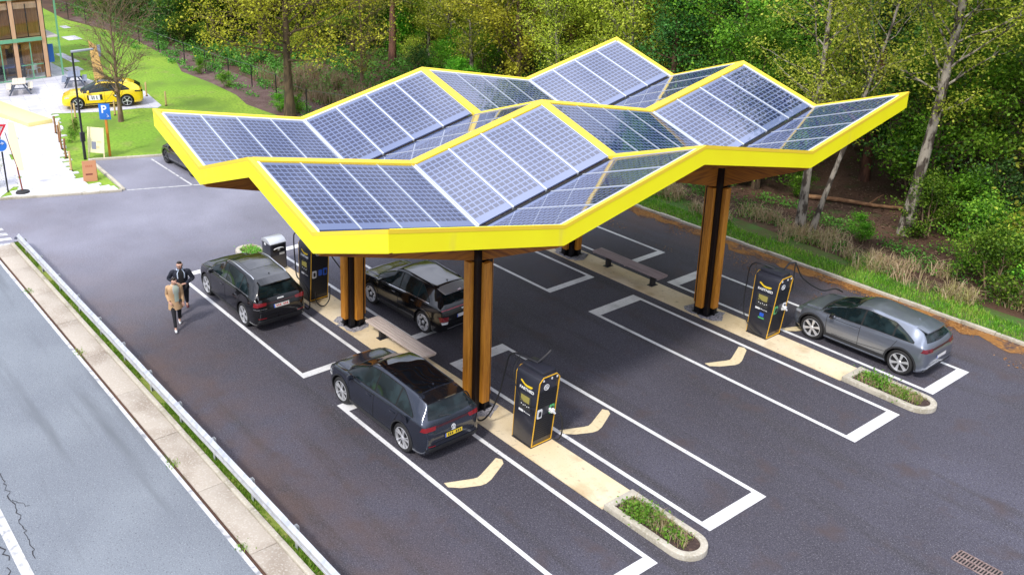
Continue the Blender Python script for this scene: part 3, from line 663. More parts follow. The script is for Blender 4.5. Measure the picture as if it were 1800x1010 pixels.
# ------------------------------------------------------------------ chargers
badge_w = mat('white print', (.78, .80, .82), .5)
logo_y = mat('logo yellow', (.86, .62, .03), .45)
edge_y = mat('charger yellow trim', (.80, .45, .03), .45)
screen_m = mat('charger screen', (.05, .05, .05), .12, coat=1)
disp_m = mat('lit display', (.22, .19, .06), .25, coat=.5, emit=((.55, .48, .12), .22))
green_m = mat('green ring', (.10, .42, .16), .4)
blue_m = mat('blue sticker', (.03, .12, .60), .4)
body_m = mat('charger casing', (.020, .022, .034), .40, coat=.25, noise=[(3, (.028, .030, .044), .4, .7)])
grille_m = mat('charger grille', (.012, .013, .018), .5)
def charger(loc, label, variant):
    t = thing('charging_station', label, 'charger', loc, 0, 'charging stations on the islands')
    w_, dd, H = .345, .335, 2.04
    def S(b):
        b.v = [(p[0]+p[2]*(.045+.065*(p[0]+w_)/(2*w_)), p[1], p[2]) for p in b.v]; return b
    def SM(o):
        for v in o.data.vertices: v.co.x += v.co.z*(.045+.065*(v.co.x+w_)/(2*w_))
        return o
    b = MB(); n = 6
    # side profile with rounded top shoulder towards -y and +y
    prof = [(-dd, .03), (-dd, H-.16), (-dd+.03, H-.06), (-dd+.10, H-.01), (-dd+.16, H)]
    prof = prof+[(-p[0], p[1]) for p in prof[::-1]]
    v = [(-w_, y, z) for y, z in prof]+[(w_-.012, y, z) for y, z in prof]; N = len(prof)
    b.add(v, [tuple(range(N-1, -1, -1)) if False else tuple(range(N)), tuple(range(2*N-1, N-1, -1))]+[(i, N+i, N+(i+1) % N, (i+1) % N) for i in range(N)])
    S(b); o = b.build('casing', body_m, t, bevel=.012)
    bm = bmesh.new(); bm.from_mesh(o.data); bmesh.ops.recalc_face_normals(bm, faces=bm.faces[:]); bm.to_mesh(o.data); bm.free()
    b = MB(); b.box((-w_+.02, -.20, H-.01), (w_-.05, .22, H+.10)); S(b).build('top_cap', body_m, t, bevel=.03)
    b = MB(); b.box((-w_-.01, -dd-.01, .0), (w_+.005, dd+.01, .03)); b.build('base', black_m, t)
    # yellow trimmed user face (+x)
    for sgn in (1, -1):
        fx = w_-.012 if sgn > 0 else -w_
        b = MB(); tr = .022; x0_, x1_ = (fx, fx+.016) if sgn > 0 else (fx-.012, fx)
        b.box((x0_, -dd, .035), (x1_, -dd+tr, H-.14)); b.box((x0_, dd-tr, .035), (x1_, dd, H-.14))
        b.box((x0_, -dd+tr, .035), (x1_, dd-tr, .035+tr))
        b.box((x0_, -dd+.12, H-.03), (x1_, dd-.12, H-.03+tr))
        b.hexa([(x0_, -dd, H-.14), (x1_, -dd, H-.14), (x1_, -dd+tr, H-.15), (x0_, -dd+tr, H-.15)], [(x0_, -dd+.12, H-.008), (x1_, -dd+.12, H-.008), (x1_, -dd+.12, H-.03), (x0_, -dd+.12, H-.03)])
        b.hexa([(x0_, dd-tr, H-.15), (x1_, dd-tr, H-.15), (x1_, dd, H-.14), (x0_, dd, H-.14)], [(x0_, dd-.12, H-.03), (x1_, dd-.12, H-.03), (x1_, dd-.12, H-.008), (x0_, dd-.12, H-.008)])
        S(b).build('yellow_trim', edge_y, t)
    fx = w_-.012
    for z_lo, z_hi in ((.20, .86), (1.14, 1.60)):
        b = MB(); z = z_lo; b.box((fx, -dd+.045, z_lo-.01), (fx+.005, dd-.045, z_hi+.03))
        while z < z_hi: b.box((fx+.0045, -dd+.05, z), (fx+.014, dd-.05, z+.028)); z += .064
        S(b).build('grille', grille_m, t)
    # round badge
    b = MB(); T = frame((fx+.006, -.08, 1.72), (0, 1, 0), (0, 0, 1)); b.lathe([(.085, 0), (.085, .008), (.068, .008), (.068, 0)], 24, 0, T)
    for q in (-.03, 0, .03): b.box((fx, -.08-.045, 1.715+q-.007), (fx+.009, -.08+.045, 1.715+q+.007))
    SM(b.build('badge', badge_w, t))
    # sockets
    def rr(b, x, y, z, w2, h2, d_, mi=0):
        pts = []
        for cx_, cz_, a0 in ((w2-.03, h2-.03, 0), (-w2+.03, h2-.03, 90), (-w2+.03, -h2+.03, 180), (w2-.03, -h2+.03, 270)):
            for k in range(4): a = R(a0+30*k); pts.append((cx_+.03*math.cos(a), cz_+.03*math.sin(a)))
        N2 = len(pts); b.add([(x, y+p[0], z+p[1]) for p in pts]+[(x+d_, y+p[0], z+p[1]) for p in pts], [tuple(range(N2)), tuple(range(2*N2-1, N2-1, -1))][1:] and [tuple(range(N2, 2*N2))]+[(i, (i+1) % N2, N2+(i+1) % N2, N2+i) for i in range(N2)], mi)
    cols = {'a': (badge_w, green_m), 'b': (green_m, badge_w), 'c': (badge_w, blue_m)}[variant]
    for yy, zz, m_ in ((-.20, .98, cols[0]), (.20, 1.0, cols[1])):
        b = MB(); rr(b, fx, yy, zz, .075, .13, .02); S(b); so = b.build('socket', m_, t)
        b = MB(); rr(b, fx+.02, yy, zz, .038, .075, .012); S(b).build('socket_hole', black_m, so)
    if variant == 'c':
        b = MB(); rr(b, fx, .02, 1.0, .06, .11, .018); S(b).build('socket', blue_m, t)
    else:
        b = MB(); b.box((fx, .12, .93), (fx+.10, .22, 1.02)); b.tube([(fx+.02, .10, 1.05), (fx+.09, .13, .99), (fx+.11, .22, .90)], .03, 8); S(b).build('plug', badge_w, t)
    for yy in (-.22, .05, .22):
        b = MB(); b.box((fx, yy, H-.13), (fx+.02, yy+.03, H-.08)); S(b).build('hook', badge_w, t)
    # logo face (-y): x to the right seen from -y
    y = -dd
    b = MB()
    pts = [(-.19, 1.735), (-.16, 1.73), (-.075, 1.665), (0, 1.65), (.13, 1.665), (.165, 1.66), (.16, 1.63), (.12, 1.60), (0, 1.595), (-.05, 1.605), (-.09, 1.625), (-.20, 1.70)]
    pts = [(p[0], p[1]+.03) for p in pts]
    N2 = len(pts); f = [(0, 1, 2, 10, 11), (2, 3, 9, 10), (3, 4, 7, 8, 9), (4, 5, 6, 7)]
    b.add([(p[0], y-.006, p[1]) for p in pts], f); b.add([(p[0], y-.0005, p[1]) for p in pts], [q[::-1] for q in f])
    S(b).build('chevron_logo', logo_y, t)
    T = frame((0, y-.002, 1.545), (1, 0, 0), (0, 0, 1))
    SM(text_mesh('FASTNED', .105, T, .003, 'lettering', badge_w, t, .003))
    b = MB(); b.box((-.20, y-.012, .98), (.17, y, 1.42)); sc_ = S(b).build('screen', screen_m, t)
    b = MB(); b.box((-.15, y-.015, 1.19), (.12, y-.012, 1.37)); S(b).build('display', disp_m, sc_)
    b = MB()
    for k in range(5): b.box((-.13+.06*k, y-.015, 1.10-.02*(k % 2)), (-.105+.06*k, y-.012, 1.125-.02*(k % 2)))
    S(b).build('buttons', badge_w, sc_)
    b = MB(); b.box((.19, y-.02, .95), (.28, y, 1.10)); S(b).build('card_reader', black_m, t)
    b = MB()
    b.box((-.20, y-.003, .88), (-.05, y, .94)); b.box((-.03, y-.003, .90), (.01, y, .93))
    for k in range(4): b.box((.03+.04*k, y-.003, .895), (.055+.04*k, y, .915))
    S(b).build('print', badge_w, t)
    if variant == 'b':
        b = MB(); b.box((-.03, y-.003, .68), (.10, y, .80)); S(b).build('sticker', blue_m, t)
        b = MB(); b.box((-.06, y-.003, .61), (.13, y, .655)); S(b).build('sticker', green_m, t)
    return t, H
ch1, H = charger((4.215, 3.10, .018), 'tall black charging station with yellow trim in front of the near timber column', 'a')
ch2, _ = charger((4.215, 3.19+IW, .018), 'tall black charging station with blue sticker standing beside the grey car', 'b')
ch3, _ = charger((-6.22, 2.95, .018), 'black charging station half hidden under the yellow canopy corner beside the litter bin', 'c')
def cable(parent, pts, r, name='cable', m=rubber_m, n=8):
    o = parent.matrix_world; L = parent.location
    b = MB(); b.tube([Vector(p)-L for p in smooth_path(pts, 8)], r, 8); return b.build(name, m, parent, smooth=True)
def arm(parent, pts):
    b = MB(); L = parent.location; b.tube([Vector(p)-L for p in pts], .028, 8); return b.build('cable_arm', black_m, parent, smooth=True)
# charger 1: arm to the left, cable to the dark blue car's rear flank
arm(ch1, [(4.30, 3.15, 2.16), (4.02, 3.02, 2.22), (3.66, 2.98, 2.20)])
arm(ch1, [(4.30, 3.15, 2.18), (4.34, 3.42, 2.34), (4.36, 3.50, 2.42)])
cable(ch1, [(3.66, 2.98, 2.2), (3.50, 2.92, 2.08), (3.44, 2.86, 1.7), (3.34, 2.76, 1.0), (3.18, 2.62, .42), (2.98, 2.50, .12), (2.82, 2.42, .20), (2.76, 2.34, .6), (2.72, 2.22, .92), (2.70, 2.06, .98)], .021)
cable(ch1, [(3.80, 3.0, 2.19), (3.92, 2.70, 1.9), (4.1, 2.68, 1.45), (4.35, 2.70, 1.22), (4.66, 2.73, 1.26)], .010)
cable(ch1, [(4.72, 3.40, 1.02), (4.86, 3.46, .8), (4.86, 3.50, .4), (4.76, 3.50, .12), (4.60, 3.42, .10)], .018)
arm(ch2, [(4.3, 3.24+IW, 2.16), (4.05, 3.1+IW, 2.24), (3.78, 3.04+IW, 2.22)])
arm(ch2, [(4.42, 3.50+IW, 2.05), (4.52, 3.62+IW, 2.30), (4.66, 3.74+IW, 2.34)])
cable(ch2, [(3.78, 3.04+IW, 2.22), (3.64, 3.0+IW, 2.05), (3.60, 2.98+IW, 1.5), (3.62, 2.92+IW, 1.0), (3.75, 2.84+IW, .5), (4.1, 2.80+IW, .2), (4.4, 2.83+IW, .1)], .018)
cable(ch2, [(3.84, 3.0+IW, 2.2), (3.98, 2.84+IW, 1.9), (4.08, 2.82+IW, 1.4), (4.3, 2.83+IW, 1.2), (4.62, 2.85+IW, 1.25)], .010)
cable(ch2, [(4.66, 3.74+IW, 2.34), (4.70, 3.78+IW, 2.2), (4.76, 4.1+IW, 1.75), (4.92, 4.9+IW, 1.22), (5.02, 5.5+IW, 1.14), (5.08, 5.85+IW, .96)], .021)
cable(ch2, [(4.66, 3.72+IW, 2.33), (4.66, 3.72+IW, 1.9), (4.70, 3.66+IW, 1.5), (4.64, 3.56+IW, 1.45), (4.60, 3.5+IW, 1.6)], .019)
cable(ch3, [(-6.3, 2.75, 2.2), (-6.62, 2.62, 2.22), (-6.72, 2.58, 2.0), (-6.66, 2.56, 1.2), (-6.5, 2.5, .8), (-6.1, 2.42, .75), (-5.6, 2.35, .66), (-5.3, 2.28, .3), (-5.34, 2.2, .1), (-5.6, 2.12, .35), (-5.75, 2.08, .8), (-5.72, 1.98, .95)], .021)
cable(ch3, [(-6.1, 2.72, 2.1), (-6.35, 2.58, 1.7), (-6.2, 2.55, 1.42), (-5.9, 2.58, 1.5), (-5.7, 2.6, 1.8)], .010)
cable(ch3, [(-5.62, 3.2, 1.8), (-5.4, 3.3, 1.5), (-5.1, 3.5, 1.1), (-4.9, 3.8, .85), (-4.8, 4.1, .8)], .019)
cable(ch3, [(-5.75, 2.75, .4), (-5.6, 2.7, .1), (-5.3, 2.78, .06), (-5.3, 3.0, .25), (-5.5, 3.15, .6)], .018)

# ------------------------------------------------------------------ benches
plank_m = mat('weathered bench timber', (.62, .52, .46), .75, noise=[(3, (.50, .41, .36), .4, .65, 6, (.4, 5, 5)), (14, (.70, .62, .57), .55, .7, 4, (.3, 6, 6))])
plank2_m = mat('greyed bench timber', (.38, .30, .30), .75, noise=[(3, (.28, .215, .22), .4, .65, 6, (.4, 5, 5)), (14, (.33, .28, .28), .55, .7, 4, (.3, 6, 6))])
def bench(x0, x1, y0, y1, m, label):
    t = thing('slatted_bench', label, 'bench', ((x0+x1)/2, (y0+y1)/2, .018), 0, 'low benches between the columns')
    L, W = (x1-x0)/2, (y1-y0)/2; b = MB(); n = 5; sw = 2*W/n
    for k in range(n): b.box((-L, -W+k*sw+.006, .40), (L, -W+(k+1)*sw-.006, .455))
    for x in (-L+.03, -.02, L-.07): b.box((x, -W+.01, .362), (x+.04, W-.01, .398))
    b.build('seat', m, t, bevel=.004)
    for x in (-L*.62, L*.72):
        b = MB(); b.box((x-.05, -.10, .012), (x+.05, .10, .36)); b.box((x-.11, -.16, 0), (x+.11, .16, .012)); b.build('leg', black_m, t)
    return t
bench(-2.98, -.05, 2.86, 3.36, plank_m, 'pale slatted timber bench beside the near timber columns')
bench(-2.72, .30, 12.36, 12.84, plank2_m, 'grey slatted timber bench between the far timber columns')

# ------------------------------------------------------------------ litter bin
t = thing('litter_bin', 'dark box litter bin with pale metal curved lid behind the charger', 'bin', (-9.05, 3.06, .018), 0)
b = MB(); b.box((-.33, -.32, .05), (.30, .30, 1.02)); b.build('cabinet', body_m, t, bevel=.015)
b = MB(); b.box((-.30, -.29, 0), (.27, .27, .05)); b.build('plinth', alu_m, t)
b = MB(); prof = [(-.34, 1.02), (-.34, 1.10), (-.2, 1.17), (0, 1.19), (.18, 1.15), (.32, 1.04), (.32, 1.02)]
N = len(prof); b.add([(x, -.33, z) for x, z in prof]+[(x, .31, z) for x, z in prof], [tuple(range(N)), tuple(range(2*N-1, N-1, -1))]+[(i, N+i, N+(i+1) % N, (i+1) % N) for i in range(N)])
b.build('lid', mat('brushed lid', (.55, .57, .60), .35, metal=.5), t, bevel=.01)
b = MB(); b.box((.30, -.24, .74), (.335, .22, .96)); b.build('chute', steel_m, t, bevel=.01)
b = MB(); b.tube(smooth_path([(.34, -.20, .84), (.37, -.14, .88), (.37, 0, .89), (.37, .12, .88), (.34, .18, .84)], 4), .018, 6); b.box((.335, -.05, .78), (.345, .03, .85)); b.build('handle', badge_w, t)
b = MB(); b.box((.30, .02, .60), (.308, .22, .68)); b.build('notice', badge_w, t)
b = MB(); b.box((.30, -.27, .10), (.312, .25, .58)); b.build('door', mat('bin door', (.09, .085, .09), .35, metal=.3), t)
b = MB(); b.box((-.12, -.335, .93), (-.02, -.32, 1.0)); b.build('notice', badge_w, t)

# ------------------------------------------------------------------ guardrail
t = thing('guardrail', 'long galvanised steel guardrail running between the road and the parking bays', 'guardrail', (-16.15, -3.73, 0))
prof = [(.045, .70), (.03, .695), (.0, .66), (-.045, .64), (-.05, .60), (-.045, .575), (0, .555), (.03, .545), (0, .53), (-.045, .515), (-.05, .49), (-.045, .455), (0, .44), (.04, .40), (.048, .395)]
prof = [(y, z-.10) for y, z in prof]
for k in range(0, 9):
    x0, x1 = k*4.0+(0 if k else -.2), (k+1)*4.0+.18
    off = .004*(k % 2)
    b = MB(); N = len(prof)
    v = [(x0, y-off, z) for y, z in prof]+[(x1, y-off, z) for y, z in prof]+[(x0, y+.006-off, z+.001) for y, z in prof]+[(x1, y+.006-off, z+.001) for y, z in prof]
    f = [(i, i+1, N+i+1, N+i) for i in range(N-1)]+[(2*N+i, 3*N+i, 3*N+i+1, 2*N+i+1) for i in range(N-1)]
    b.add(v, f)
    b.build('rail', galv_m, t, smooth=True, angle=50)
b = MB(); b.tube([(-.20, -.02, .44), (-.32, .0, .42), (-.36, .12, .40)], .12, 10, flat=.4); b.build('end_cap', mat('rail end cap', (.10, .11, .16), .5), t, smooth=True)
for k in range(18):
    x = .45+k*2.0; b = MB(); b.box((x, .05, -.1), (x+.10, .056, .62)); b.box((x, .056, -.1), (x+.006, .11, .62)); b.box((x, .11, -.1), (x+.10, .116, .62)); b.box((x+.01, .0, .38), (x+.09, .05, .52)); b.build('post', galv_m, t)
# drain grate
t = thing('drain_grate', 'rusty slotted drain grate set in the asphalt at the lower right', 'drain', (13.05, 7.30, 0))
b = MB(); L, W = .42, .22
b.box((-L, -W, -.02), (L, -W+.03, .010)); b.box((-L, W-.03, -.02), (L, W, .010)); b.box((-L, -.02, -.02), (L, .02, .010))
for k in range(15): x = -L+k*2*L/14-.012; b.box((x, -W+.03, -.02), (x+.026, -.02, .008)); b.box((x, .02, -.02), (x+.026, W-.03, .008))
b.build('grate', grate_m, t)
b = MB(); b.box((-L, -W, -.05), (L, W, -.003)); b.build('pit', dark_m, t)
# ------------------------------------------------------------------ cars
def hermite(xs, ys, x):
    """monotone cubic interpolation"""
    n = len(xs)
    d = [(ys[i+1]-ys[i])/(xs[i+1]-xs[i]) for i in range(n-1)]
    m = [d[0]]+[0 if d[i-1]*d[i] <= 0 else 2*d[i-1]*d[i]/(d[i-1]+d[i]) for i in range(1, n-1)]+[d[-1]]
    i = min(max(int(np.searchsorted(xs, x))-1, 0), n-2); h = xs[i+1]-xs[i]; t = (x-xs[i])/h
    return (2*t**3-3*t*t+1)*ys[i]+(t**3-2*t*t+t)*h*m[i]+(-2*t**3+3*t*t)*ys[i+1]+(t**3-t*t)*h*m[i+1]
glass_m = mat('car glass', (.006, .012, .014), .05, spec=.45, noise=(2.4, (.016, .030, .034), .50, .66, 2))
tyre_m = mat('tyre rubber', (.018, .018, .019), .75)
rim_m = mat('alloy rim', (.66, .67, .70), .32, metal=.5)
roofglass_m = mat('roof glass', (.004, .005, .007), .03, coat=1)
rimd_m = mat('wheel well', (.012, .012, .013), .6)
trim_m = mat('dark car plastic', (.024, .025, .028), .6)
taill_m = mat('tail lamp red', (.22, .008, .014), .15, coat=1)
headl_m = mat('head lamp', (.42, .45, .50), .12, coat=1, metal=.3)
plate_w = mat('white number plate', (.72, .70, .68), .45)
plate_y = mat('yellow number plate', (.85, .62, .04), .45)
red_print = mat('red print', (.55, .05, .04), .5)
chrome_m = mat('bright trim', (.72, .73, .75), .15, metal=.9)
seam_m = mat('panel gap', (.004, .004, .005), .7)

def make_car(spec, label, loc, rz, group=None, cat='car'):
    K = np.array(spec['keys'], float); xs = K[:, 0]
    paint = spec['paint']; wb = spec['wb']/2; tr = spec.get('track', .80)
    root = thing('parked_car', label, cat, loc, rz, group)
    f = lambda c, x: hermite(xs, K[:, c], x)
    n = 96; X = [xs[0]+(xs[-1]-xs[0])*(.5-.5*math.cos(PI*(.04+.92*i/(n-1)))-(.5-.5*math.cos(PI*.04)))/(math.cos(PI*.04)) for i in range(n)]
    X = [min(max(x, xs[0]), xs[-1]) for x in X]
    rings = []
    for x in X:
        zb, zs, zt, wm, ws, wt, crn = [f(c, x) for c in range(1, 8)]
        P_ = [(0, zb), (.6*wm, zb), (wm-.07, zb+.02), (wm-.015, zb+.11), (wm, zb+(zs-zb)*.45), (wm-.012, zb+(zs-zb)*.72), (ws+.012, zs-.055), (ws-.02, zs+.004),
              ((ws-.03+wt)/2+.018, (zs+zt-crn)/2), (wt, zt-crn), (wt-.07, zt-crn*.42), (.5*wt, zt-.012), (0, zt)]
        o = []
        Q = [P_[0]]+P_+[(-P_[-2][0], P_[-2][1])]
        for i in range(1, len(Q)-2):
            for k in range(3):
                t = k/3; a, b_, c, d_ = [np.array(q) for q in Q[i-1:i+3]]
                ten = .6
                m0 = (c-a)*.5*ten; m1 = (d_-b_)*.5*ten
                o.append((2*t**3-3*t*t+1)*b_+(t**3-2*t*t+t)*m0+(-2*t**3+3*t*t)*c+(t**3-t*t)*m1)
        o.append(np.array(P_[-1]))
        rings.append([(x, p[0], p[1]) for p in o]+[(x, -p[0], p[1]) for p in o[-2:0:-1]])
    N = len(rings[0]); b = MB()
    v = [p for r_ in rings for p in r_]
    fs = [(i*N+k, (i+1)*N+k, (i+1)*N+(k+1) % N, i*N+(k+1) % N) for i in range(n-1) for k in range(N)]
    fs += [tuple(range(N)), tuple(reversed([(n-1)*N+k for k in range(N)]))]
    b.add(v, fs)
    body = b.build('body', [paint, rimd_m], root)
    bm = bmesh.new(); bm.from_mesh(body.data); bmesh.ops.recalc_face_normals(bm, faces=bm.faces[:]); bm.to_mesh(body.data)
    bvh = BVHTree.FromBMesh(bm); bm.free()
    # wheel arches
    wr = spec.get('wr', .355); ar = wr+.055
    cut = MB()
    for wx in (-wb, wb):
        for s in (-1, 1):
            T = Matrix.Translation((wx, s*.62, wr+.005)) @ Matrix.Rotation(PI/2, 4, 'X')
            prof = [(0, -.45), (ar, -.45), (ar, .22), (0, .22)] if s > 0 else [(0, -.22), (ar, -.22), (ar, .45), (0, .45)]
            vv = []; nn = 32
            for z_ in (prof[0][1], prof[2][1]):
                for k in range(nn): vv.append(T @ Vector((ar*math.cos(2*PI*k/nn), ar*math.sin(2*PI*k/nn), z_)))
            cut.add(vv, [tuple(range(nn-1, -1, -1)), tuple(range(nn, 2*nn))]+[(k, (k+1) % nn, nn+(k+1) % nn, nn+k) for k in range(nn)])
    co = cut.build('cutter', rimd_m)
    bm = bmesh.new(); bm.from_mesh(co.data); bmesh.ops.recalc_face_normals(bm, faces=bm.faces[:]); bm.to_mesh(co.data); bm.free()
    md = body.modifiers.new('b', 'BOOLEAN'); md.object = co; md.operation = 'DIFFERENCE'; md.solver = 'EXACT'; md.material_mode = 'TRANSFER'
    co.parent = None; body_parent = body.parent; body.parent = None
    dg = bpy.context.evaluated_depsgraph_get(); dg.update(); nm = bpy.data.meshes.new_from_object(body.evaluated_get(dg))
    body.modifiers.clear(); body.data = nm; body.parent = body_parent; bpy.data.objects.remove(co)
    for i_, m_ in enumerate(list(nm.materials)):
        if m_ is None: nm.materials[i_] = rimd_m
    nm.polygons.foreach_set('use_smooth', [True]*len(nm.polygons)); nm.set_sharp_from_angle(angle=R(38))
    def ray(o, d_, off):
        h = bvh.ray_cast(Vector(o), Vector(d_).normalized())
        if h[0] is None: return None
        nrm = h[1]; nrm = nrm if nrm.dot(Vector(d_)) < 0 else -nrm
        return h[0]+nrm*off
    def decal(name, lower, upper, nu, nv, mode, m, off=.006, parent=None, sides=(1, -1)):
        """skin patch on the body: lower/upper polylines in the projection plane; mode side|top|rear|front"""
        def pl(poly, t):
            L = [0]
            for p, q in zip(poly[:-1], poly[1:]): L.append(L[-1]+math.dist(p, q))
            s_ = t*L[-1]
            for i in range(len(poly)-1):
                if s_ <= L[i+1]+1e-9: u = (s_-L[i])/(L[i+1]-L[i]+1e-12); return (poly[i][0]+(poly[i+1][0]-poly[i][0])*u, poly[i][1]+(poly[i+1][1]-poly[i][1])*u)
            return poly[-1]
        objs = []
        for s in (sides if mode == 'side' else (1,)):
            g = MB(); pts = []; ok = True
            for i in range(nu+1):
                lo, hi = pl(lower, i/nu), pl(upper, i/nu)
                for j in range(nv+1):
                    a = lo[0]+(hi[0]-lo[0])*j/nv; c = lo[1]+(hi[1]-lo[1])*j/nv
                    if mode == 'side': p = ray((a, s*3, c), (0, -s, 0), off)
                    elif mode == 'top': p = ray((a, c, 4), (0, 0, -1), off)
                    elif mode == 'rear': p = ray((-5, a, c), (1, 0, 0), off)
                    else: p = ray((5, a, c), (-1, 0, 0), off)
                    if p is None: p = pts[-1] if pts else Vector((0, 0, 0))
                    pts.append(p)
            cen = sum(pts, Vector())/len(pts)
            fl = []
            for i in range(nu):
                for j in range(nv): fl.append((i*(nv+1)+j, (i+1)*(nv+1)+j, (i+1)*(nv+1)+j+1, i*(nv+1)+j+1))
            g.add(pts, fl); o = g.build(name, m, parent or root, smooth=True)
            # consistent outward normals
            me = o.data; ref = Vector((0, s, 0)) if mode == 'side' else {'top': Vector((0, 0, 1)), 'rear': Vector((-1, 0, 0)), 'front': Vector((1, 0, 0))}[mode]
            if sum((p.normal.dot(ref) for p in me.polygons)) < 0: me.flip_normals()
            objs.append(o)
        return objs
    def line(pts, wd, mode, m=seam_m, name='panel_gap', parent=body, off=.004, sides=(1, -1), n_=14):
        P0 = [Vector((p[0], p[1])) for p in pts]
        lo, hi = [], []
        for i, p in enumerate(P0):
            t = (P0[min(i+1, len(P0)-1)]-P0[max(i-1, 0)]).normalized(); nn = Vector((-t.y, t.x))*wd/2
            lo.append(tuple(p-nn)); hi.append(tuple(p+nn))
        return decal(name, lo, hi, n_, 1, mode, m, off, parent, sides)
    env = dict(decal=decal, line=line, ray=ray, root=root, body=body, wb=wb, wr=wr, f=f)
    # wheels
    ww = spec.get('ww', .225); Wm = max(K[:, 4])
    for wx in (wb, -wb):
        for s in (1, -1):
            yc = s*(Wm-.015-ww/2)
            T = Matrix.Translation((wx, yc, wr)) @ Matrix.Rotation(-PI/2 if s > 0 else PI/2, 4, 'X')
            g = MB(); h = ww/2; rr_ = wr*.73
            g.lathe([(rr_, -h*.9), (wr*.86, -h), (wr*.96, -h*.82), (wr, -h*.55), (wr, h*.55), (wr*.96, h*.82), (wr*.86, h), (rr_, h*.9), (rr_, -h*.9)], 40, 0, T)
            wo = g.build('wheel', tyre_m, root, smooth=True)
            g = MB()
            g.lathe([(rr_+.006, h*.93), (rr_-.006, h*.98), (rr_-.008, h*.8), (rr_-.010, h*.36)], 40, 0, T)
            ns, sty = spec.get('spokes', (5, 'plain'))
            z1 = h*.84
            def spoke(a0, a1, r0, r1, w0, w1, zz0, zz1):
                p0 = Vector((r0*math.cos(a0), r0*math.sin(a0), 0)); p1 = Vector((r1*math.cos(a1), r1*math.sin(a1), 0))
                t = (p1-p0).normalized(); nn = Vector((-t.y, t.x, 0))
                q = [p0-nn*w0, p1-nn*w1, p1+nn*w1, p0+nn*w0]
                g.hexa([T @ (p+Vector((0, 0, zz0-.03))) for p in q], [T @ (p+Vector((0, 0, zz))) for p, zz in zip(q, (zz0, zz1, zz1, zz0))])
            for k in range(ns):
                a = 2*PI*k/ns+.3
                if sty == 'plain': spoke(a, a, .03, rr_-.01, .016, .026*5/ns, z1, z1+.002)
                elif sty == 'wide': spoke(a, a, .04, rr_-.01, .018, .044*6/ns, z1, z1+.004)
                elif sty == 'turbine': spoke(a, a+.32, .03, rr_-.01, .012, .019, z1, z1+.003); spoke(a+.42, a+.74, .05, rr_-.01, .005, .012, z1-.006, z1-.003)
                elif sty == 'star': spoke(a, a+.55, .15, rr_-.01, .035, .04, z1, z1); spoke(a, a-.55, .15, rr_-.01, .035, .04, z1-.002, z1-.002)
            g.lathe([(.0, z1+.008), (.045, z1+.008), (.06, z1-.005), (.06, z1-.03)], 16, 0, T)
            g.build('rim', spec.get('rim', rim_m), wo, smooth=True, angle=25)
            g = MB(); g.lathe([(0, h*.35), (rr_-.01, h*.35)], 32, 0, T); g.build('brake_disc', rimd_m, wo)
    # mirrors
    mz = spec.get('mz', 1.02); mxx = spec.get('mx', .72)
    for s in (1, -1):
        p = ray((mxx, s*3, mz-.03), (0, -s, 0), 0)
        g = MB(); prof = []
        y0 = p.y
        g.hexa([(mxx-.06, y0+s*.05, mz-.05), (mxx+.09, y0+s*.05, mz-.04), (mxx+.06, y0+s*.23, mz-.03), (mxx-.07, y0+s*.24, mz-.05)][::s], [(mxx-.06, y0+s*.05, mz+.09), (mxx+.06, y0+s*.05, mz+.085), (mxx+.03, y0+s*.22, mz+.08), (mxx-.07, y0+s*.24, mz+.09)][::s])
        mo = g.build('mirror', spec.get('mirror', paint), root, bevel=.025)
        g = MB(); g.hexa([(mxx-.02, y0-s*.02, mz-.06), (mxx+.05, y0-s*.02, mz-.06), (mxx+.03, y0+s*.09, mz-.03), (mxx-.02, y0+s*.09, mz-.03)][::s], [(mxx-.02, y0-s*.02, mz-.03), (mxx+.05, y0-s*.02, mz-.03), (mxx+.03, y0+s*.09, mz), (mxx-.02, y0+s*.09, mz)][::s]); g.build('mirror_arm', trim_m, mo)
    return env
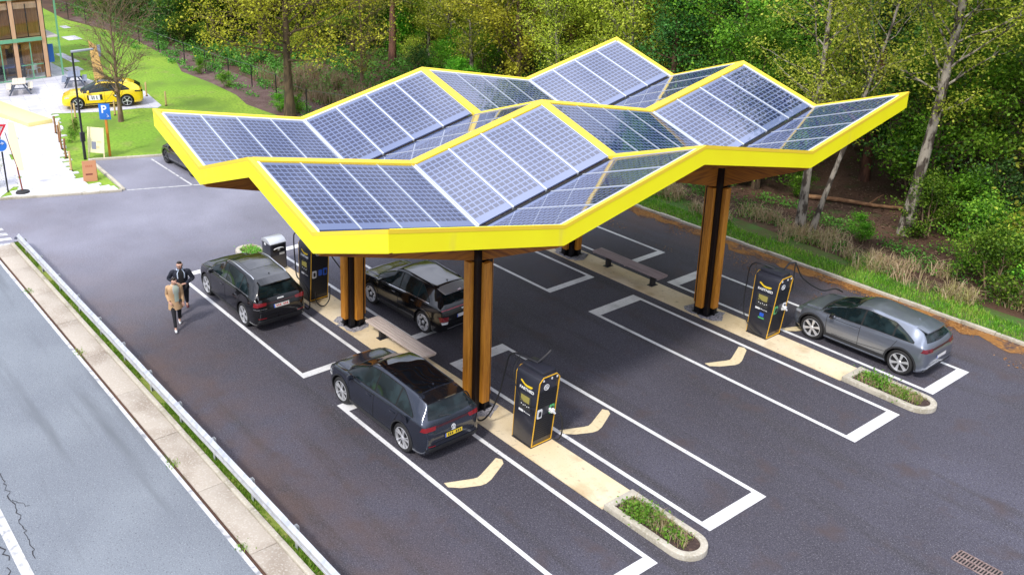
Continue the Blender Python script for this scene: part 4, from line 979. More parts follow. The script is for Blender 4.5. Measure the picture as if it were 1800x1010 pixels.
def std_details(E, sp):
    """windows, gaps, lamps, handles driven by a few profile numbers"""
    D, Ln, ray, root, body, wb = E['decal'], E['line'], E['ray'], E['root'], E['body'], E['wb']
    zs = lambda x: E['f'](2, x); zt = lambda x: E['f'](3, x); cr_ = lambda x: E['f'](7, x); wt = lambda x: E['f'](6, x)
    xa, xb, xc, xd = sp['dlo']    # front lower corner, front top, rear top, rear lower of the side glass
    top = lambda x: zt(x)-cr_(x)-sp.get('dt', .035)
    bot = lambda x: zs(x)+.022
    # side glass in panes
    pil = sp['pillars']
    edges = [xa]+pil+[xd]
    def topat(x):
        if x > xb: u = (xa-x)/(xa-xb); return bot(xa)+.01+(top(xb)-bot(xa))*min(1, u)**.85
        if x < xc: u = (x-xd)/(xc-xd); return bot(xd)+.01+(top(xc)-bot(xd))*min(1, max(0, u))**.8
        return top(x)
    for k in range(len(edges)-1):
        x0, x1 = edges[k]-(.025 if k else 0), edges[k+1]+(.025 if k < len(edges)-2 else 0)
        xl = [x0+(x1-x0)*i/16 for i in range(17)]
        D('window', [(x, bot(x)) for x in xl], [(x, max(topat(x), bot(x)+.004)) for x in xl], 22, 6, 'side', glass_m)
    # dark pillars behind the panes
    xl = [xa+.03+(xd-xa-.05)*i/30 for i in range(31)]
    D('pillar_trim', [(x, bot(x)-.018) for x in xl], [(x, max(topat(min(max(x, xd), xa))+.016, bot(x)-.014)) for x in xl], 40, 6, 'side', sp.get('piltrim', trim_m), .003, body)
    if sp.get('beltline'):
        D('window_trim', [(x, bot(x)-.030) for x in xl], [(x, bot(x)-.012) for x in xl], 30, 1, 'side', chrome_m, .008)
    # windscreen
    w0, w1 = sp['wsx']     # cowl x, header x
    xl = 9
    yw0 = wt(w0)-.03; yw1 = wt(w1)-.02
    D('windscreen', [(w0-.0-.10*(abs(t)**2), t*yw0) for t in np.linspace(-1, 1, 13)], [(w1-.04*(abs(t)**2), t*yw1) for t in np.linspace(-1, 1, 13)], 20, 10, 'top', glass_m)
    Ln([(w0+.03-.10*(abs(t)**2), t*(yw0+.03)) for t in np.linspace(-1, 1, 13)], .06, 'top', trim_m, 'cowl', body, .007, n_=24)
    # rear window
    r0z, r1z = sp['rwz']; ya, yb = sp['rwy']
    D('rear_window', [(t*ya, r0z-.035*(1-t*t)) for t in np.linspace(-1, 1, 11)], [(t*yb, r1z) for t in np.linspace(-1, 1, 11)], 18, 8, 'rear', glass_m, .007)
    # doors
    for pts in sp['gaps']: Ln(pts, .012, 'side')
    for (hx, hz) in sp['handles']:
        for s in (1, -1):
            p = ray((hx, s*3, hz), (0, -s, 0), .0)
            if p:
                g = MB(); g.box((hx-.10, min(p.y+s*.004, p.y+s*.028), hz-.014), (hx+.10, max(p.y+s*.004, p.y+s*.028), hz+.014)); g.build('door_handle', sp.get('hm', sp['paint']), root, bevel=.008)
    # sill cladding
    sz0, sz1 = sp['sill']
    xw = E['wr']+.06
    xl = [-wb+xw+.01+(2*wb-2*xw-.02)*i/10 for i in range(11)]
    D('sill', [(x, sz0) for x in xl], [(x, sz1) for x in xl], 12, 2, 'side', sp.get('sillm', trim_m), .005, body)
    # arch trims
    if sp.get('arch'):
        for wx in (-wb, wb):
            r0, r1 = E['wr']+.05, E['wr']+.05+sp['arch']
            an = [R(a) for a in np.linspace(-8, 188, 25)]
            D('arch_trim', [(wx+r0*math.cos(a), E['wr']+.005+r0*math.sin(a)) for a in an], [(wx+r1*math.cos(a), E['wr']+.005+r1*math.sin(a)) for a in an], 26, 1, 'side', sp.get('archm', trim_m), .010, body)
    # bonnet gap
    for s in (-1, 1): Ln(sp['bonnet'] if s > 0 else [(x, -y) for x, y in sp['bonnet']], .012, 'top')
    # tailgate: gap, plate, lamps
    for nm, pts_lo, pts_hi, m in sp['rear']:
        D(nm, pts_lo, pts_hi, 16, 3, 'rear', m, .009)
    for nm, pts_lo, pts_hi, m in sp.get('front', []):
        D(nm, pts_lo, pts_hi, 12, 3, 'front', m, .009)
    for nm, pts_lo, pts_hi, m in sp.get('sidel', []):
        D(nm, pts_lo, pts_hi, 10, 3, 'side', m, .008)
    if 'roofglass' in sp:
        x0, x1, yy = sp['roofglass']
        D('roof_glass', [(x0, t*yy) for t in np.linspace(-1, 1, 9)], [(x1, t*yy) for t in np.linspace(-1, 1, 9)], 12, 16, 'top', roofglass_m, .005)
    if 'rails' in sp:
        x0, x1, zz, m = sp['rails']
        for s in (-1, 1):
            pts = []
            for i in range(12):
                x = x0+(x1-x0)*i/11; y = s*(wt(x)-.035); q = ray((x, y, 4), (0, 0, -1), 0)
                if q: pts.append(q+Vector((0, 0, (zz if 0 < i < 11 else .0))))
            g = MB(); g.tube(pts, .016, 6); g.build('roof_rail', m, root, smooth=True)
    if 'spoiler' in sp:
        x0, x1, yy, z_, m = sp['spoiler']
        g = MB()
        L = []; 
        q0 = ray((x0, 0, 4), (0, 0, -1), 0); 
        for t in np.linspace(-1, 1, 9):
            y = t*yy; q = ray((x0, y, 4), (0, 0, -1), 0.006); L.append((q, Vector((x1+.05*t*t, y*.98, z_-.03*t*t))))
        v = [p for a, c in L for p in (a, c)]+[p-Vector((0, 0, .03)) for a, c in L for p in (a, c)]; N = len(L)*2
        f_ = [(2*i, 2*i+1, 2*i+3, 2*i+2) for i in range(len(L)-1)]+[(N+2*i, N+2*i+2, N+2*i+3, N+2*i+1) for i in range(len(L)-1)]+[(2*i+1, N+2*i+1, N+2*i+3, 2*i+3) for i in range(len(L)-1)]+[(0, N, N+1, 1), (N-2, N-1, 2*N-1, 2*N-2)]
        g.add(v, f_); g.build('spoiler', m, root, smooth=True, angle=30)
        g = MB(); g.hexa([(x0+.16, -.015, q0.z-.02), (x0+.26, -.02, q0.z-.02), (x0+.26, .02, q0.z-.02), (x0+.16, .015, q0.z-.02)], [(x0+.15, -.004, q0.z+.06), (x0+.18, -.006, q0.z+.05), (x0+.18, .006, q0.z+.05), (x0+.15, .004, q0.z+.06)]); g.build('antenna', sp['paint'], root)
    # wiper
    if 'wiper' in sp:
        Ln(sp['wiper'], .02, 'rear', trim_m, 'wiper', root, .02)
def plate(E, y0, y1, z0, z1, m, print_m, blue=True):
    D = E['decal']
    o = D('number_plate', [(y0, z0), (y1, z0)], [(y0, z1), (y1, z1)], 4, 1, 'rear', m, .018)[0]
    n = 7; w_ = (y1-y0)
    for k in range(n):
        if k == 3: continue
        a = y1-w_*(.16+.8*k/n); D('characters', [(a-.034, z0+.022), (a, z0+.022)], [(a-.034, z1-.022), (a, z1-.022)], 1, 1, 'rear', print_m, .021, o)
    D('band', [(y1-.03*w_/.5, z0), (y1, z0)], [(y1-.03*w_/.5, z1), (y1, z1)], 1, 1, 'rear', blue_m, .021, o)

def paintm(name, col, rough=.22, metal=.5, coat=1.0): return mat(name, col, rough, metal=metal, coat=coat, noise=(900, tuple(c*1.5 for c in col), .5, .7, 1))
# keys: x, zbottom, zshoulder, ztop, half width low, half width shoulder, half width roof edge, crown
def suv_keys(L0, L1, W, H, belt, cowl, roof0, roof1, tail, hood=.98, hl=.80, wroof=.60, taper=.10):
    """L0 rear end x(-), L1 front end x(+)"""
    w = W/2
    return [
        (L0, .44, .66, .80, w-.24, w-.26, w-.33, .04),
        (L0+.03, .34, .82, .90, w-.14, w-.16, w-.25, .05),
        (L0+.10, .26, belt-.06, belt+.02, w-.075, w-.10, w-.19, .06),
        (L0+.20, .22, belt, belt+.16, w-.035, w-.065, w-.20, .07),
        (tail, .20, belt+.005, H-.16, w-.012, w-.06, wroof-.01, .07),
        (tail+.22, .19, belt, H-.075, w-.005, w-.06, wroof-.005, .07),
        (roof1, .19, belt-.01, H-.03, w, w-.065, wroof, .07),
        ((roof0+roof1)/2, .19, belt-.025, H, w, w-.065, wroof+.01, .07),
        (roof0, .19, belt-.045, H-.045, w, w-.065, wroof, .07),
        (roof0+.25, .19, belt-.055, H-.19, w, w-.068, wroof+.035, .08),
        (cowl-.12, .20, belt-.065, hood+.10, w-.002, w-.065, wroof+.11, .07),
        (cowl, .20, belt-.075, hood+.02, w-.004, w-.05, w-.20, .06),
        ((cowl+L1)/2+.05, .20, hood-.11, hood-.035, w-.02, w-.075, w-.22, .045),
        (L1-.34, .21, hl+.02, hl+.10, w-.045, w-.10, w-.24, .04),
        (L1-.14, .23, hl-.03, hl+.02, w-.13, w-.17, w-.29, .04),
        (L1-.05, .27, hl-.10, hl-.05, w-.22, w-.26, w-.36, .035),
        (L1, .34, hl-.20, hl-.14, w-.36, w-.38, w-.46, .03)]
blk = seam_m
# ---- dark blue crossover (nearest)
p_blue = paintm('dark slate blue paint', (.034, .042, .064), .2, .6)
sp = dict(keys=suv_keys(-2.28, 2.22, 1.82, 1.66, 1.09, 1.24, .18, -.85, -1.93, hood=1.05, hl=.84, wroof=.575), paint=p_blue, wb=2.77, wr=.375, spokes=(5, 'turbine'), mx=.80, mz=1.06,
    dlo=(1.10, .22, -1.10, -1.74), pillars=[-.16, -1.06], wsx=(1.24, .22), rwz=(1.14, 1.46), rwy=(.66, .52), piltrim=blk,
    gaps=[[(.98, .95), (.94, .6), (.90, .30)], [(-.16, 1.02), (-.16, .6), (-.15, .30)], [(-1.22, 1.0), (-1.10, .75), (-1.0, .60)], [(.98, .95), (.30, .96), (-.16, .97)]],
    handles=[(.05, .90), (-.98, .92)], sill=(.235, .36), arch=.035, archm=trim_m, bonnet=[(1.12, .74), (1.7, .70), (2.05, .62)], beltline=False,
    roofglass=(.18, -1.60, .54), spoiler=(-1.66, -2.04, .56, 1.53, mat('gloss black', (.008, .008, .010), .12, coat=1)),
    rails=(.30, -1.60, .0, p_blue), wiper=[(0, 1.10), (.15, 1.14), (.33, 1.16)],
    rear=[('tail_light_bar', [(-.80, .935), (.80, .935)], [(-.80, .985), (.80, .985)], mat('dark red light bar', (.05, .008, .012), .15, coat=1)),
          ('tail_lamp', [(.52, .90), (.86, .90)], [(.48, .99), (.84, 1.01)], taill_m), ('tail_lamp', [(-.86, .90), (-.52, .90)], [(-.84, 1.01), (-.48, .99)], taill_m),
          ('panel_gap', [(-.66, .56), (.66, .56)], [(-.66, .572), (.66, .572)], seam_m), ('bumper', [(-.78, .24), (.78, .24)], [(-.80, .46), (.80, .46)], trim_m),
          ('reflector', [(.55, .49), (.74, .50)], [(.55, .515), (.74, .53)], taill_m)],
    sidel=[('head_lamp', [(2.12, .66), (1.86, .72)], [(2.08, .76), (1.84, .80)], headl_m)])
E1_ = make_car(sp, 'dark slate blue crossover with yellow number plate charging at the near station', (1.34, 1.06, 0), PI+R(.4), 'cars charging in the bays')
std_details(E1_, sp); plate(E1_, -.26, .26, .62, .73, plate_y, black_m)
g = MB(); T = frame((-2.27, 0, .86), (0, -1, 0), (0, 0, 1)); 
q = E1_['ray']((-5, 0, .84), (1, 0, 0), .012); T = frame(q, (0, -1, 0), (0, .05, 1))
g.lathe([(.062, .004), (.062, .012), (.050, .012), (.050, .004)], 24, 0, T)
for a, c in (((-.032, .036), (0, -.04)), ((.032, .036), (0, -.04)), ((-.012, .036), (0, .004)), ((.012, .036), (0, .004))):
    p0 = T @ Vector((a[0], a[1], .01)); p1 = T @ Vector((c[0], c[1], .01)); g.tube([p0, p1], .006, 4)
g.build('round_emblem', badge_w, E1_['root'])
E1_['decal']('model_mark', [(-.06, .755), (.06, .755)], [(-.06, .78), (.06, .78)], 2, 1, 'rear', badge_w, .012)
for s in (1,):
    g = MB(); p = Vector((-1.34, .90, 1.0)); g.hexa([(-1.62, .88, .92), (-1.44, .90, .92), (-1.44, .93, .92), (-1.62, .91, .92)], [(-1.62, .92, 1.10), (-1.44, .96, 1.10), (-1.44, .98, 1.10), (-1.62, .94, 1.10)])
    g.build('charge_flap', p_blue, E1_['root'])

# ---- black estate crossover by the litter bin
p_black = paintm('black paint', (.006, .0065, .008), .16, .3)
gblk = mat('gloss black', (.008, .008, .010), .12)
sp = dict(keys=suv_keys(-2.28, 2.22, 1.82, 1.65, 1.09, 1.22, .16, -.85, -1.88, hood=1.06, hl=.86, wroof=.59), paint=p_black, wb=2.76, wr=.37, spokes=(5, 'wide'), mx=.78, mz=1.08,
    dlo=(1.08, .20, -1.12, -1.72), pillars=[-.12, -1.08], wsx=(1.22, .20), rwz=(1.14, 1.46), rwy=(.66, .54), piltrim=blk,
    gaps=[[(.98, .98), (.94, .6), (.90, .32)], [(-.12, 1.02), (-.12, .6), (-.11, .32)], [(-1.22, 1.0), (-1.10, .78), (-1.0, .62)]],
    handles=[(.10, .88), (-.95, .90)], sill=(.24, .35), arch=.0, bonnet=[(1.14, .74), (1.7, .70), (2.02, .62)], beltline=True,
    rails=(.25, -1.60, .03, chrome_m), spoiler=(-1.70, -2.02, .52, 1.49, p_black), wiper=[(0, 1.12), (.2, 1.15)], roofglass=(.22, -1.0, .40),
    rear=[('tail_light_bar', [(-.80, .93), (.80, .93)], [(-.80, .965), (.80, .965)], mat('dark red light bar', (.05, .008, .012), .15)),
          ('tail_lamp', [(.50, .90), (.86, .88)], [(.48, .98), (.85, 1.02)], taill_m), ('tail_lamp', [(-.86, .88), (-.50, .90)], [(-.85, 1.02), (-.48, .98)], taill_m),
          ('panel_gap', [(-.66, .58), (.66, .58)], [(-.66, .592), (.66, .592)], seam_m), ('bumper', [(-.80, .26), (.80, .26)], [(-.80, .45), (.80, .45)], trim_m),
          ('reflector', [(.52, .49), (.78, .50)], [(.52, .52), (.78, .53)], taill_m), ('reflector', [(-.78, .50), (-.52, .49)], [(-.78, .53), (-.52, .52)], taill_m),
          ('ring_emblem', [(-.11, 1.01), (.11, 1.01)], [(-.11, 1.05), (.11, 1.05)], badge_w), ('bright_trim', [(.50, .80), (.86, .80)], [(.50, .815), (.86, .82)], chrome_m)],
    sidel=[('head_lamp', [(2.12, .70), (1.86, .76)], [(2.08, .79), (1.84, .83)], headl_m)])
E2_ = make_car(sp, 'black crossover with white number plate charging in front of the litter bin', (-7.08, 1.05, 0), PI+R(-.8), 'cars charging in the bays')
std_details(E2_, sp); plate(E2_, -.26, .26, .78, .88, plate_w, red_print)
g = MB(); g.tube([(-2.28, .03, .34), (-2.40, .03, .34), (-2.42, .03, .40)], .022, 8); g.build('tow_ball', steel_m, E2_['root'])

# ---- glossy black hatch behind the columns
sp = dict(keys=suv_keys(-2.18, 2.17, 1.83, 1.61, 1.06, 1.16, .16, -.70, -1.76, hood=1.05, hl=.86, wroof=.57), paint=p_black, wb=2.66, wr=.36, spokes=(5, 'star'), mx=.74, mz=1.04,
    dlo=(1.02, .20, -1.0, -1.56), pillars=[-.12, -1.0], wsx=(1.16, .20), rwz=(1.12, 1.42), rwy=(.64, .50), piltrim=blk,
    gaps=[[(.94, .95), (.90, .6), (.86, .32)], [(-.12, 1.0), (-.12, .6), (-.11, .32)], [(-1.16, 1.0), (-1.05, .75), (-.95, .60)]],
    handles=[(.10, .88), (-.86, .92)], sill=(.23, .38), arch=.07, archm=gblk, bonnet=[(1.06, .72), (1.6, .68), (1.98, .60)], beltline=True,
    rails=(.20, -1.45, .025, p_black), spoiler=(-1.60, -2.02, .54, 1.44, mat('silver spoiler', (.55, .56, .58), .25, metal=.7)), wiper=[(0, 1.10), (.2, 1.13)],
    rear=[('tail_light_bar', [(-.80, .955), (.80, .955)], [(-.80, .985), (.80, .985)], mat('pink light bar', (.50, .10, .14), .3)),
          ('tail_lamp', [(.60, .62), (.84, .62)], [(.58, .76), (.85, .78)], taill_m), ('tail_lamp', [(-.84, .62), (-.60, .62)], [(-.85, .78), (-.58, .76)], taill_m),
          ('panel_gap', [(-.62, .54), (.62, .54)], [(-.62, .552), (.62, .552)], seam_m), ('reversing_lamp', [(.62, .54), (.80, .54)], [(.60, .61), (.82, .61)], badge_w),
          ('bright_trim', [(-.62, .36), (.62, .36)], [(-.62, .40), (.62, .40)], chrome_m), ('oval_emblem', [(-.05, .87), (.05, .87)], [(-.05, .91), (.05, .91)], badge_w)],
    sidel=[('head_lamp', [(2.02, .66), (1.80, .70)], [(2.00, .74), (1.78, .77)], headl_m)])
E3_ = make_car(sp, 'glossy black hatchback seen between the two near timber columns', (-3.36, 5.12, 0), PI+R(3.0), 'cars charging in the bays')
std_details(E3_, sp); plate(E3_, -.26, .26, .66, .77, plate_w, badge_w)
g = MB(); g.box((-2.03, -.06, 1.435), (-1.93, .06, 1.452)); g.build('brake_lamp', taill_m, E3_['root'])

# ---- grey hatchback at the far island
p_grey = paintm('grey metallic paint', (.20, .225, .275), .28, .7, 1.0)
sp = dict(keys=suv_keys(-2.04, 2.10, 1.74, 1.52, 1.03, 1.22, .16, -.60, -1.66, hood=.99, hl=.76, wroof=.53), paint=p_grey, wb=2.685, wr=.365, spokes=(6, 'wide'), mx=.72, mz=1.0, mirror=gblk,
    dlo=(1.06, .22, -.92, -1.60), pillars=[-.10, -1.02], wsx=(1.22, .20), rwz=(1.10, 1.31), rwy=(.60, .46), piltrim=blk,
    gaps=[[(.92, .92), (.90, .6), (.86, .34)], [(-.10, .98), (-.10, .6), (-.09, .34)], [(-1.18, .98), (-1.05, .72), (-.92, .58)], [(.9, .9), (.3, .9), (-.1, .92)]],
    handles=[(.10, .86)], sill=(.23, .42), arch=.05, archm=trim_m, bonnet=[(1.10, .72), (1.6, .68), (1.92, .60)], beltline=False,
    spoiler=(-1.50, -1.86, .48, 1.37, p_grey), wiper=[(0, 1.08), (.2, 1.1)],
    rear=[('tail_light_bar', [(-.78, .885), (.78, .885)], [(-.78, .93), (.78, .93)], mat('smoked light bar', (.06, .015, .022), .15)),
          ('tail_lamp', [(.46, .86), (.82, .87)], [(.44, .94), (.80, .98)], mat('smoked red lamp', (.16, .02, .03), .15)), ('tail_lamp', [(-.82, .87), (-.46, .86)], [(-.80, .98), (-.44, .94)], mat('smoked red lamp', (.16, .02, .03), .15)),
          ('panel_gap', [(-.62, .50), (.62, .50)], [(-.62, .512), (.62, .512)], seam_m), ('bumper', [(-.76, .24), (.76, .24)], [(-.76, .38), (.76, .38)], trim_m)],
    sidel=[('head_lamp', [(2.0, .66), (1.76, .69)], [(1.98, .74), (1.74, .76)], headl_m)])
E4_ = make_car(sp, 'grey hatchback charging beside the far kerb under the trees', (6.60, 14.30, 0), PI+R(1.0), 'cars charging in the bays')
std_details(E4_, sp); plate(E4_, -.26, .26, .60, .70, plate_w, badge_w)
Ln = E4_['line']; Ln([(-.95, .55), (0, .46), (.7, .44)], .014, 'side', trim_m, 'crease_shade', E4_['body'])  # flat dark line painted as the shade of a body fold

# ---- yellow fastback beside the plaza
p_yel = paintm('yellow paint', (.85, .60, .01), .3, .1)
sp = dict(keys=suv_keys(-2.30, 2.24, 1.86, 1.50, .98, 1.12, .22, -.50, -1.75, hood=.96, hl=.76, wroof=.57), paint=p_yel, wb=2.74, wr=.355, spokes=(5, 'plain'), mx=.74, mz=1.0, mirror=p_yel,
    dlo=(1.0, .28, -1.00, -1.55), pillars=[-.16, -1.20], wsx=(1.14, .28), rwz=(1.05, 1.28), rwy=(.60, .46), piltrim=blk,
    gaps=[[(.96, .94), (.92, .6), (.88, .32)], [(-.16, .98), (-.16, .6), (-.15, .32)], [(-1.2, .98), (-1.08, .72), (-.96, .58)]],
    handles=[(.08, .86), (-.92, .88)], sill=(.22, .34), arch=.0, bonnet=[(1.12, .72), (1.7, .68), (2.04, .60)],
    roofglass=(.20, -1.2, .46), rails=(.20, -1.3, .05, steel_m), spoiler=(-1.9, -2.2, .6, 1.12, gblk),
    rear=[('tail_lamp', [(.40, .84), (.86, .84)], [(.40, .92), (.84, .95)], gblk), ('tail_lamp', [(-.86, .84), (-.40, .84)], [(-.84, .95), (-.40, .92)], gblk), ('bumper', [(-.78, .24), (.78, .24)], [(-.78, .40), (.78, .40)], trim_m)],
    front=[('grille', [(-.46, .30), (.46, .30)], [(-.50, .42), (.50, .42)], trim_m)],
    sidel=[('head_lamp', [(2.06, .66), (1.80, .70)], [(2.02, .73), (1.78, .76)], headl_m), ('tail_lamp', [(-2.14, .84), (-1.86, .86)], [(-2.14, .92), (-1.84, .94)], gblk)])
E5_ = make_car(sp, 'bright yellow fastback car with white door panel and black lightning bolt beside the lawn', (-36.42, 6.42, 0), math.atan2(-2.56, -.92))
std_details(E5_, sp)
D5 = E5_['decal']
o = D5('door_panel', [(.70, .52), (.10, .52)], [(.72, .80), (.12, .80)], 6, 2, 'side', badge_w, .009)
D5('door_stripe', [(.10, .52), (-.04, .52)], [(.12, .82), (-.02, .82)], 2, 2, 'side', gblk, .009); D5('door_stripe', [(.80, .54), (.72, .54)], [(.82, .82), (.74, .82)], 2, 2, 'side', gblk, .009)
for a in (.56, .46, .30): D5('door_marks', [(a, .57), (a-.05, .57)], [(a+.01, .76), (a-.04, .76)], 1, 2, 'side', seam_m, .012)
for poly in (([(-.95, .52), (-.72, .62)], [(-.90, .60), (-.62, .74)]), ([(-1.02, .64), (-.62, .72)], [(-.99, .70), (-.60, .78)]), ([(-.98, .70), (-.74, .76)], [(-.80, .86), (-.66, .90)])):
    D5('lightning_bolt', poly[0], poly[1], 3, 2, 'side', gblk, .010)
D5('lightning_bolt', [(-.90, .63), (-.70, .69)], [(-.84, .70), (-.72, .76)], 3, 2, 'side', badge_w, .013)

# ---- dark car in the side bay, mostly behind the canopy corner
p_dk = paintm('graphite paint', (.018, .020, .024), .2, .4)
sp = dict(keys=suv_keys(-2.20, 2.15, 1.80, 1.46, .94, 1.02, .20, -.70, -1.72, hood=.92, hl=.70, wroof=.55), paint=p_dk, wb=2.64, wr=.33, spokes=(5, 'plain'), mx=.66, mz=.95, rim=mat('dark rim', (.12, .12, .13), .4, metal=.5),
    dlo=(.92, .26, -.98, -1.52), pillars=[-.14, -1.08], wsx=(1.04, .26), rwz=(1.03, 1.24), rwy=(.60, .46), piltrim=blk,
    gaps=[[(.9, .9), (.86, .6), (.82, .32)], [(-.14, .94), (-.14, .6), (-.13, .32)]], handles=[(.08, .84), (-.86, .86)], sill=(.22, .30), arch=.0, bonnet=[(1.02, .70), (1.6, .66), (1.94, .58)],
    rear=[('tail_lamp', [(.44, .80), (.82, .80)], [(.44, .90), (.80, .94)], taill_m), ('tail_lamp', [(-.82, .80), (-.44, .80)], [(-.80, .94), (-.44, .90)], taill_m)],
    sidel=[('head_lamp', [(2.04, .62), (1.80, .66)], [(2.02, .69), (1.78, .73)], headl_m)])
E6_ = make_car(sp, 'graphite car parked in the side bay, mostly hidden behind the left canopy corner', (-21.95, 5.78, 0), PI+R(2))
std_details(E6_, sp); plate(E6_, -.26, .26, .60, .70, plate_w, badge_w)
# ------------------------------------------------------------------ people
skin_m = mat('skin', (.52, .30, .22), .5)
hair_m = mat('dark brown hair', (.022, .014, .010), .55, bump=(60, 1))
def skinned(name, V, Eg, Rd, m, parent, sub=1, root=0):
    me = bpy.data.meshes.new(name); me.from_pydata([tuple(v) for v in V], Eg, []); o = bpy.data.objects.new(name, me); COL.objects.link(o)
    sk = o.modifiers.new('s', 'SKIN'); sk.use_smooth_shade = True; ss = o.modifiers.new('u', 'SUBSURF'); ss.levels = ss.render_levels = sub
    for i, r_ in enumerate(Rd):
        s_ = me.skin_vertices[0].data[i]; s_.radius = r_ if isinstance(r_, tuple) else (r_, r_); s_.use_root = (i == root)
    dg = bpy.context.evaluated_depsgraph_get(); dg.update(); nm = bpy.data.meshes.new_from_object(o.evaluated_get(dg)); bpy.data.objects.remove(o)
    nm.materials.clear(); nm.materials.append(m); nm.polygons.foreach_set('use_smooth', [True]*len(nm.polygons)); nm.name = name
    return link(name, nm, parent)
class Sk:
    def __init__(s): s.V = []; s.E = []; s.R = []
    def chain(s, pts, rs, start=None):
        prev = start; ids = []
        for p, r_ in zip(pts, rs):
            s.V.append(Vector(p)); s.R.append(r_); i = len(s.V)-1; ids.append(i)
            if prev is not None: s.E.append((prev, i))
            prev = i
        return ids
def person(label, loc, rz, S, J, coat, trous, shoe, coat_len, hair_style, inner, glasses=False, collar=None):
    """J: joints (local, facing +X). S: scale"""
    t = thing('person', label, 'person', loc, rz)
    t.scale = (S[0], S[1], S[2])
    P = {k: Vector(v) for k, v in J.items()}
    b = Sk(); body = b.chain([P['pelvis'], (P['pelvis']+P['chest'])/2, P['chest'], P['neck'], P['head']-Vector((0, 0, .06)), P['head'], P['head']+Vector((0, 0, .075))], [.12, .10, .11, .052, .068, .084, .060])
    tw = P['face']
    b.chain([P['head']+tw*.085-Vector((0, 0, .015)), P['head']+tw*.108-Vector((0, 0, .025))], [.018, .012], body[5])
    side = Vector((-tw.y, tw.x, 0))
    for q in (1, -1): b.chain([P['head']+side*q*.088], [.018], body[5])
    for s_, q in (('l', 1), ('r', -1)):
        a = b.chain([P['sh'+s_], P['el'+s_], P['wr'+s_]], [.052, .042, .028], body[2])
        hd = P['hd'+s_]; w_ = P['wr'+s_]; dv = (hd-w_).normalized(); pn = dv.cross(Vector((0, 0, 1)) if abs(dv.z) < .8 else Vector((1, 0, 0))).normalized(); pk = dv.cross(pn)
        pm = b.chain([w_+dv*.06], [(.034, .02)], a[2])
        for k in range(4):
            o_ = pn*(-.03+.02*k); L = (.065, .078, .074, .058)[k]
            b.chain([w_+dv*.095+o_, w_+dv*(.095+L*.55)+o_+pk*.012, w_+dv*(.095+L*.85)+o_+pk*.034], [.0095, .009, .008], pm[0])
        b.chain([w_+dv*.045+pn*.04, w_+dv*.08+pn*.055], [.0105, .009], a[2])
        b.chain([P['hip'+s_], P['kn'+s_], P['an'+s_], P['an'+s_]+Vector((.11, 0, -.05))], [.085, .055, .038, .03], body[0])
    skinned('body', b.V, b.E, b.R, skin_m, t, 1)
    # trousers
    b = Sk(); c = b.chain([P['pelvis']], [.135])
    for s_ in 'lr': b.chain([P['hip'+s_], (P['hip'+s_]+P['kn'+s_])/2, P['kn'+s_], (P['kn'+s_]+P['an'+s_])/2, P['an'+s_]+Vector((0, 0, .02))], [.10, .09, .068, .06, .05], c[0])
    skinned('trousers', b.V, b.E, b.R, trous, t, 1)
    for s_ in 'lr':
        b = Sk(); a = P['an'+s_]; f_ = P.get('toe'+s_, a+Vector((.15, 0, -.05)))
        d_ = (f_-a); b.chain([a-Vector((.05, 0, .045)), a+Vector((.03, 0, -.04)), f_-Vector((.03, 0, 0)), f_+Vector((.02, 0, 0))], [.042, .048, .042, .030])
        skinned('shoe', b.V, b.E, b.R, shoe, t, 1)
    # coat: torso as stacked ovals, sleeves as tapering tubes
    nf = P['nrm']; sd_ = Vector((-nf.y, nf.x, 0))
    pz = P['pelvis'].z; cx_ = lambda z: P['pelvis'].lerp(P['neck'], max(0, min(1, (z-pz)/(P['neck'].z-pz))))
    rings = [(pz-coat_len, .150+coat_len*.12, .200+coat_len*.12), (pz-coat_len*.5, .150+coat_len*.06, .205+coat_len*.06), (pz, .150, .205), (pz+.16, .138, .190), (pz+.30, .142, .200), (pz+.40, .145, .215), (pz+.47, .125, .215), (pz+.52, .100, .165), (pz+.56, .075, .095), (pz+.60, .066, .072)]
    g = MB(); nn_ = 20; vv = []
    def ov(z, rx, ry, a, off=0): c = cx_(z); return Vector((c.x, c.y, z))+nf*(rx+off)*math.cos(a)+sd_*(ry+off)*math.sin(a)
    for z, rx, ry in rings:
        for k in range(nn_): vv.append(ov(z, rx, ry, 2*PI*k/nn_))
    g.add(vv, [(i*nn_+k, i*nn_+(k+1) % nn_, (i+1)*nn_+(k+1) % nn_, (i+1)*nn_+k) for i in range(len(rings)-1) for k in range(nn_)])
    for s_ in 'lr': g.tube(smooth_path([P['sh'+s_].lerp(P['chest'], .15), P['sh'+s_], (P['sh'+s_]+P['el'+s_])/2, P['el'+s_], (P['el'+s_]+P['wr'+s_])/2, P['wr'+s_]], 3), [.07]+[.078-.0022*k for k in range(15)], 12)
    ct = g.build('coat', coat, t, smooth=True, angle=60)
    def strip_(name, a0, a1, m, zlo, zhi, off, taper=0):
        g = MB(); rs_ = [q for q in rings if zlo <= q[0] <= zhi]; vv = []
        for i, (z, rx, ry) in enumerate(rs_):
            u = i/(len(rs_)-1)
            for j in range(4): vv.append(ov(z, rx, ry, a0*(taper+(1-taper)*u if taper else 1)+(a1-a0)*j/3*(1 if not taper else (.3+.7*u)), off))
        g.add(vv, [(i*4+j, i*4+j+1, (i+1)*4+j+1, (i+1)*4+j) for i in range(len(rs_)-1) for j in range(3)]); g.build(name, m, t, smooth=True)
    strip_('shirt', -.36, .36, inner, pz-.01, pz+.58, .006)
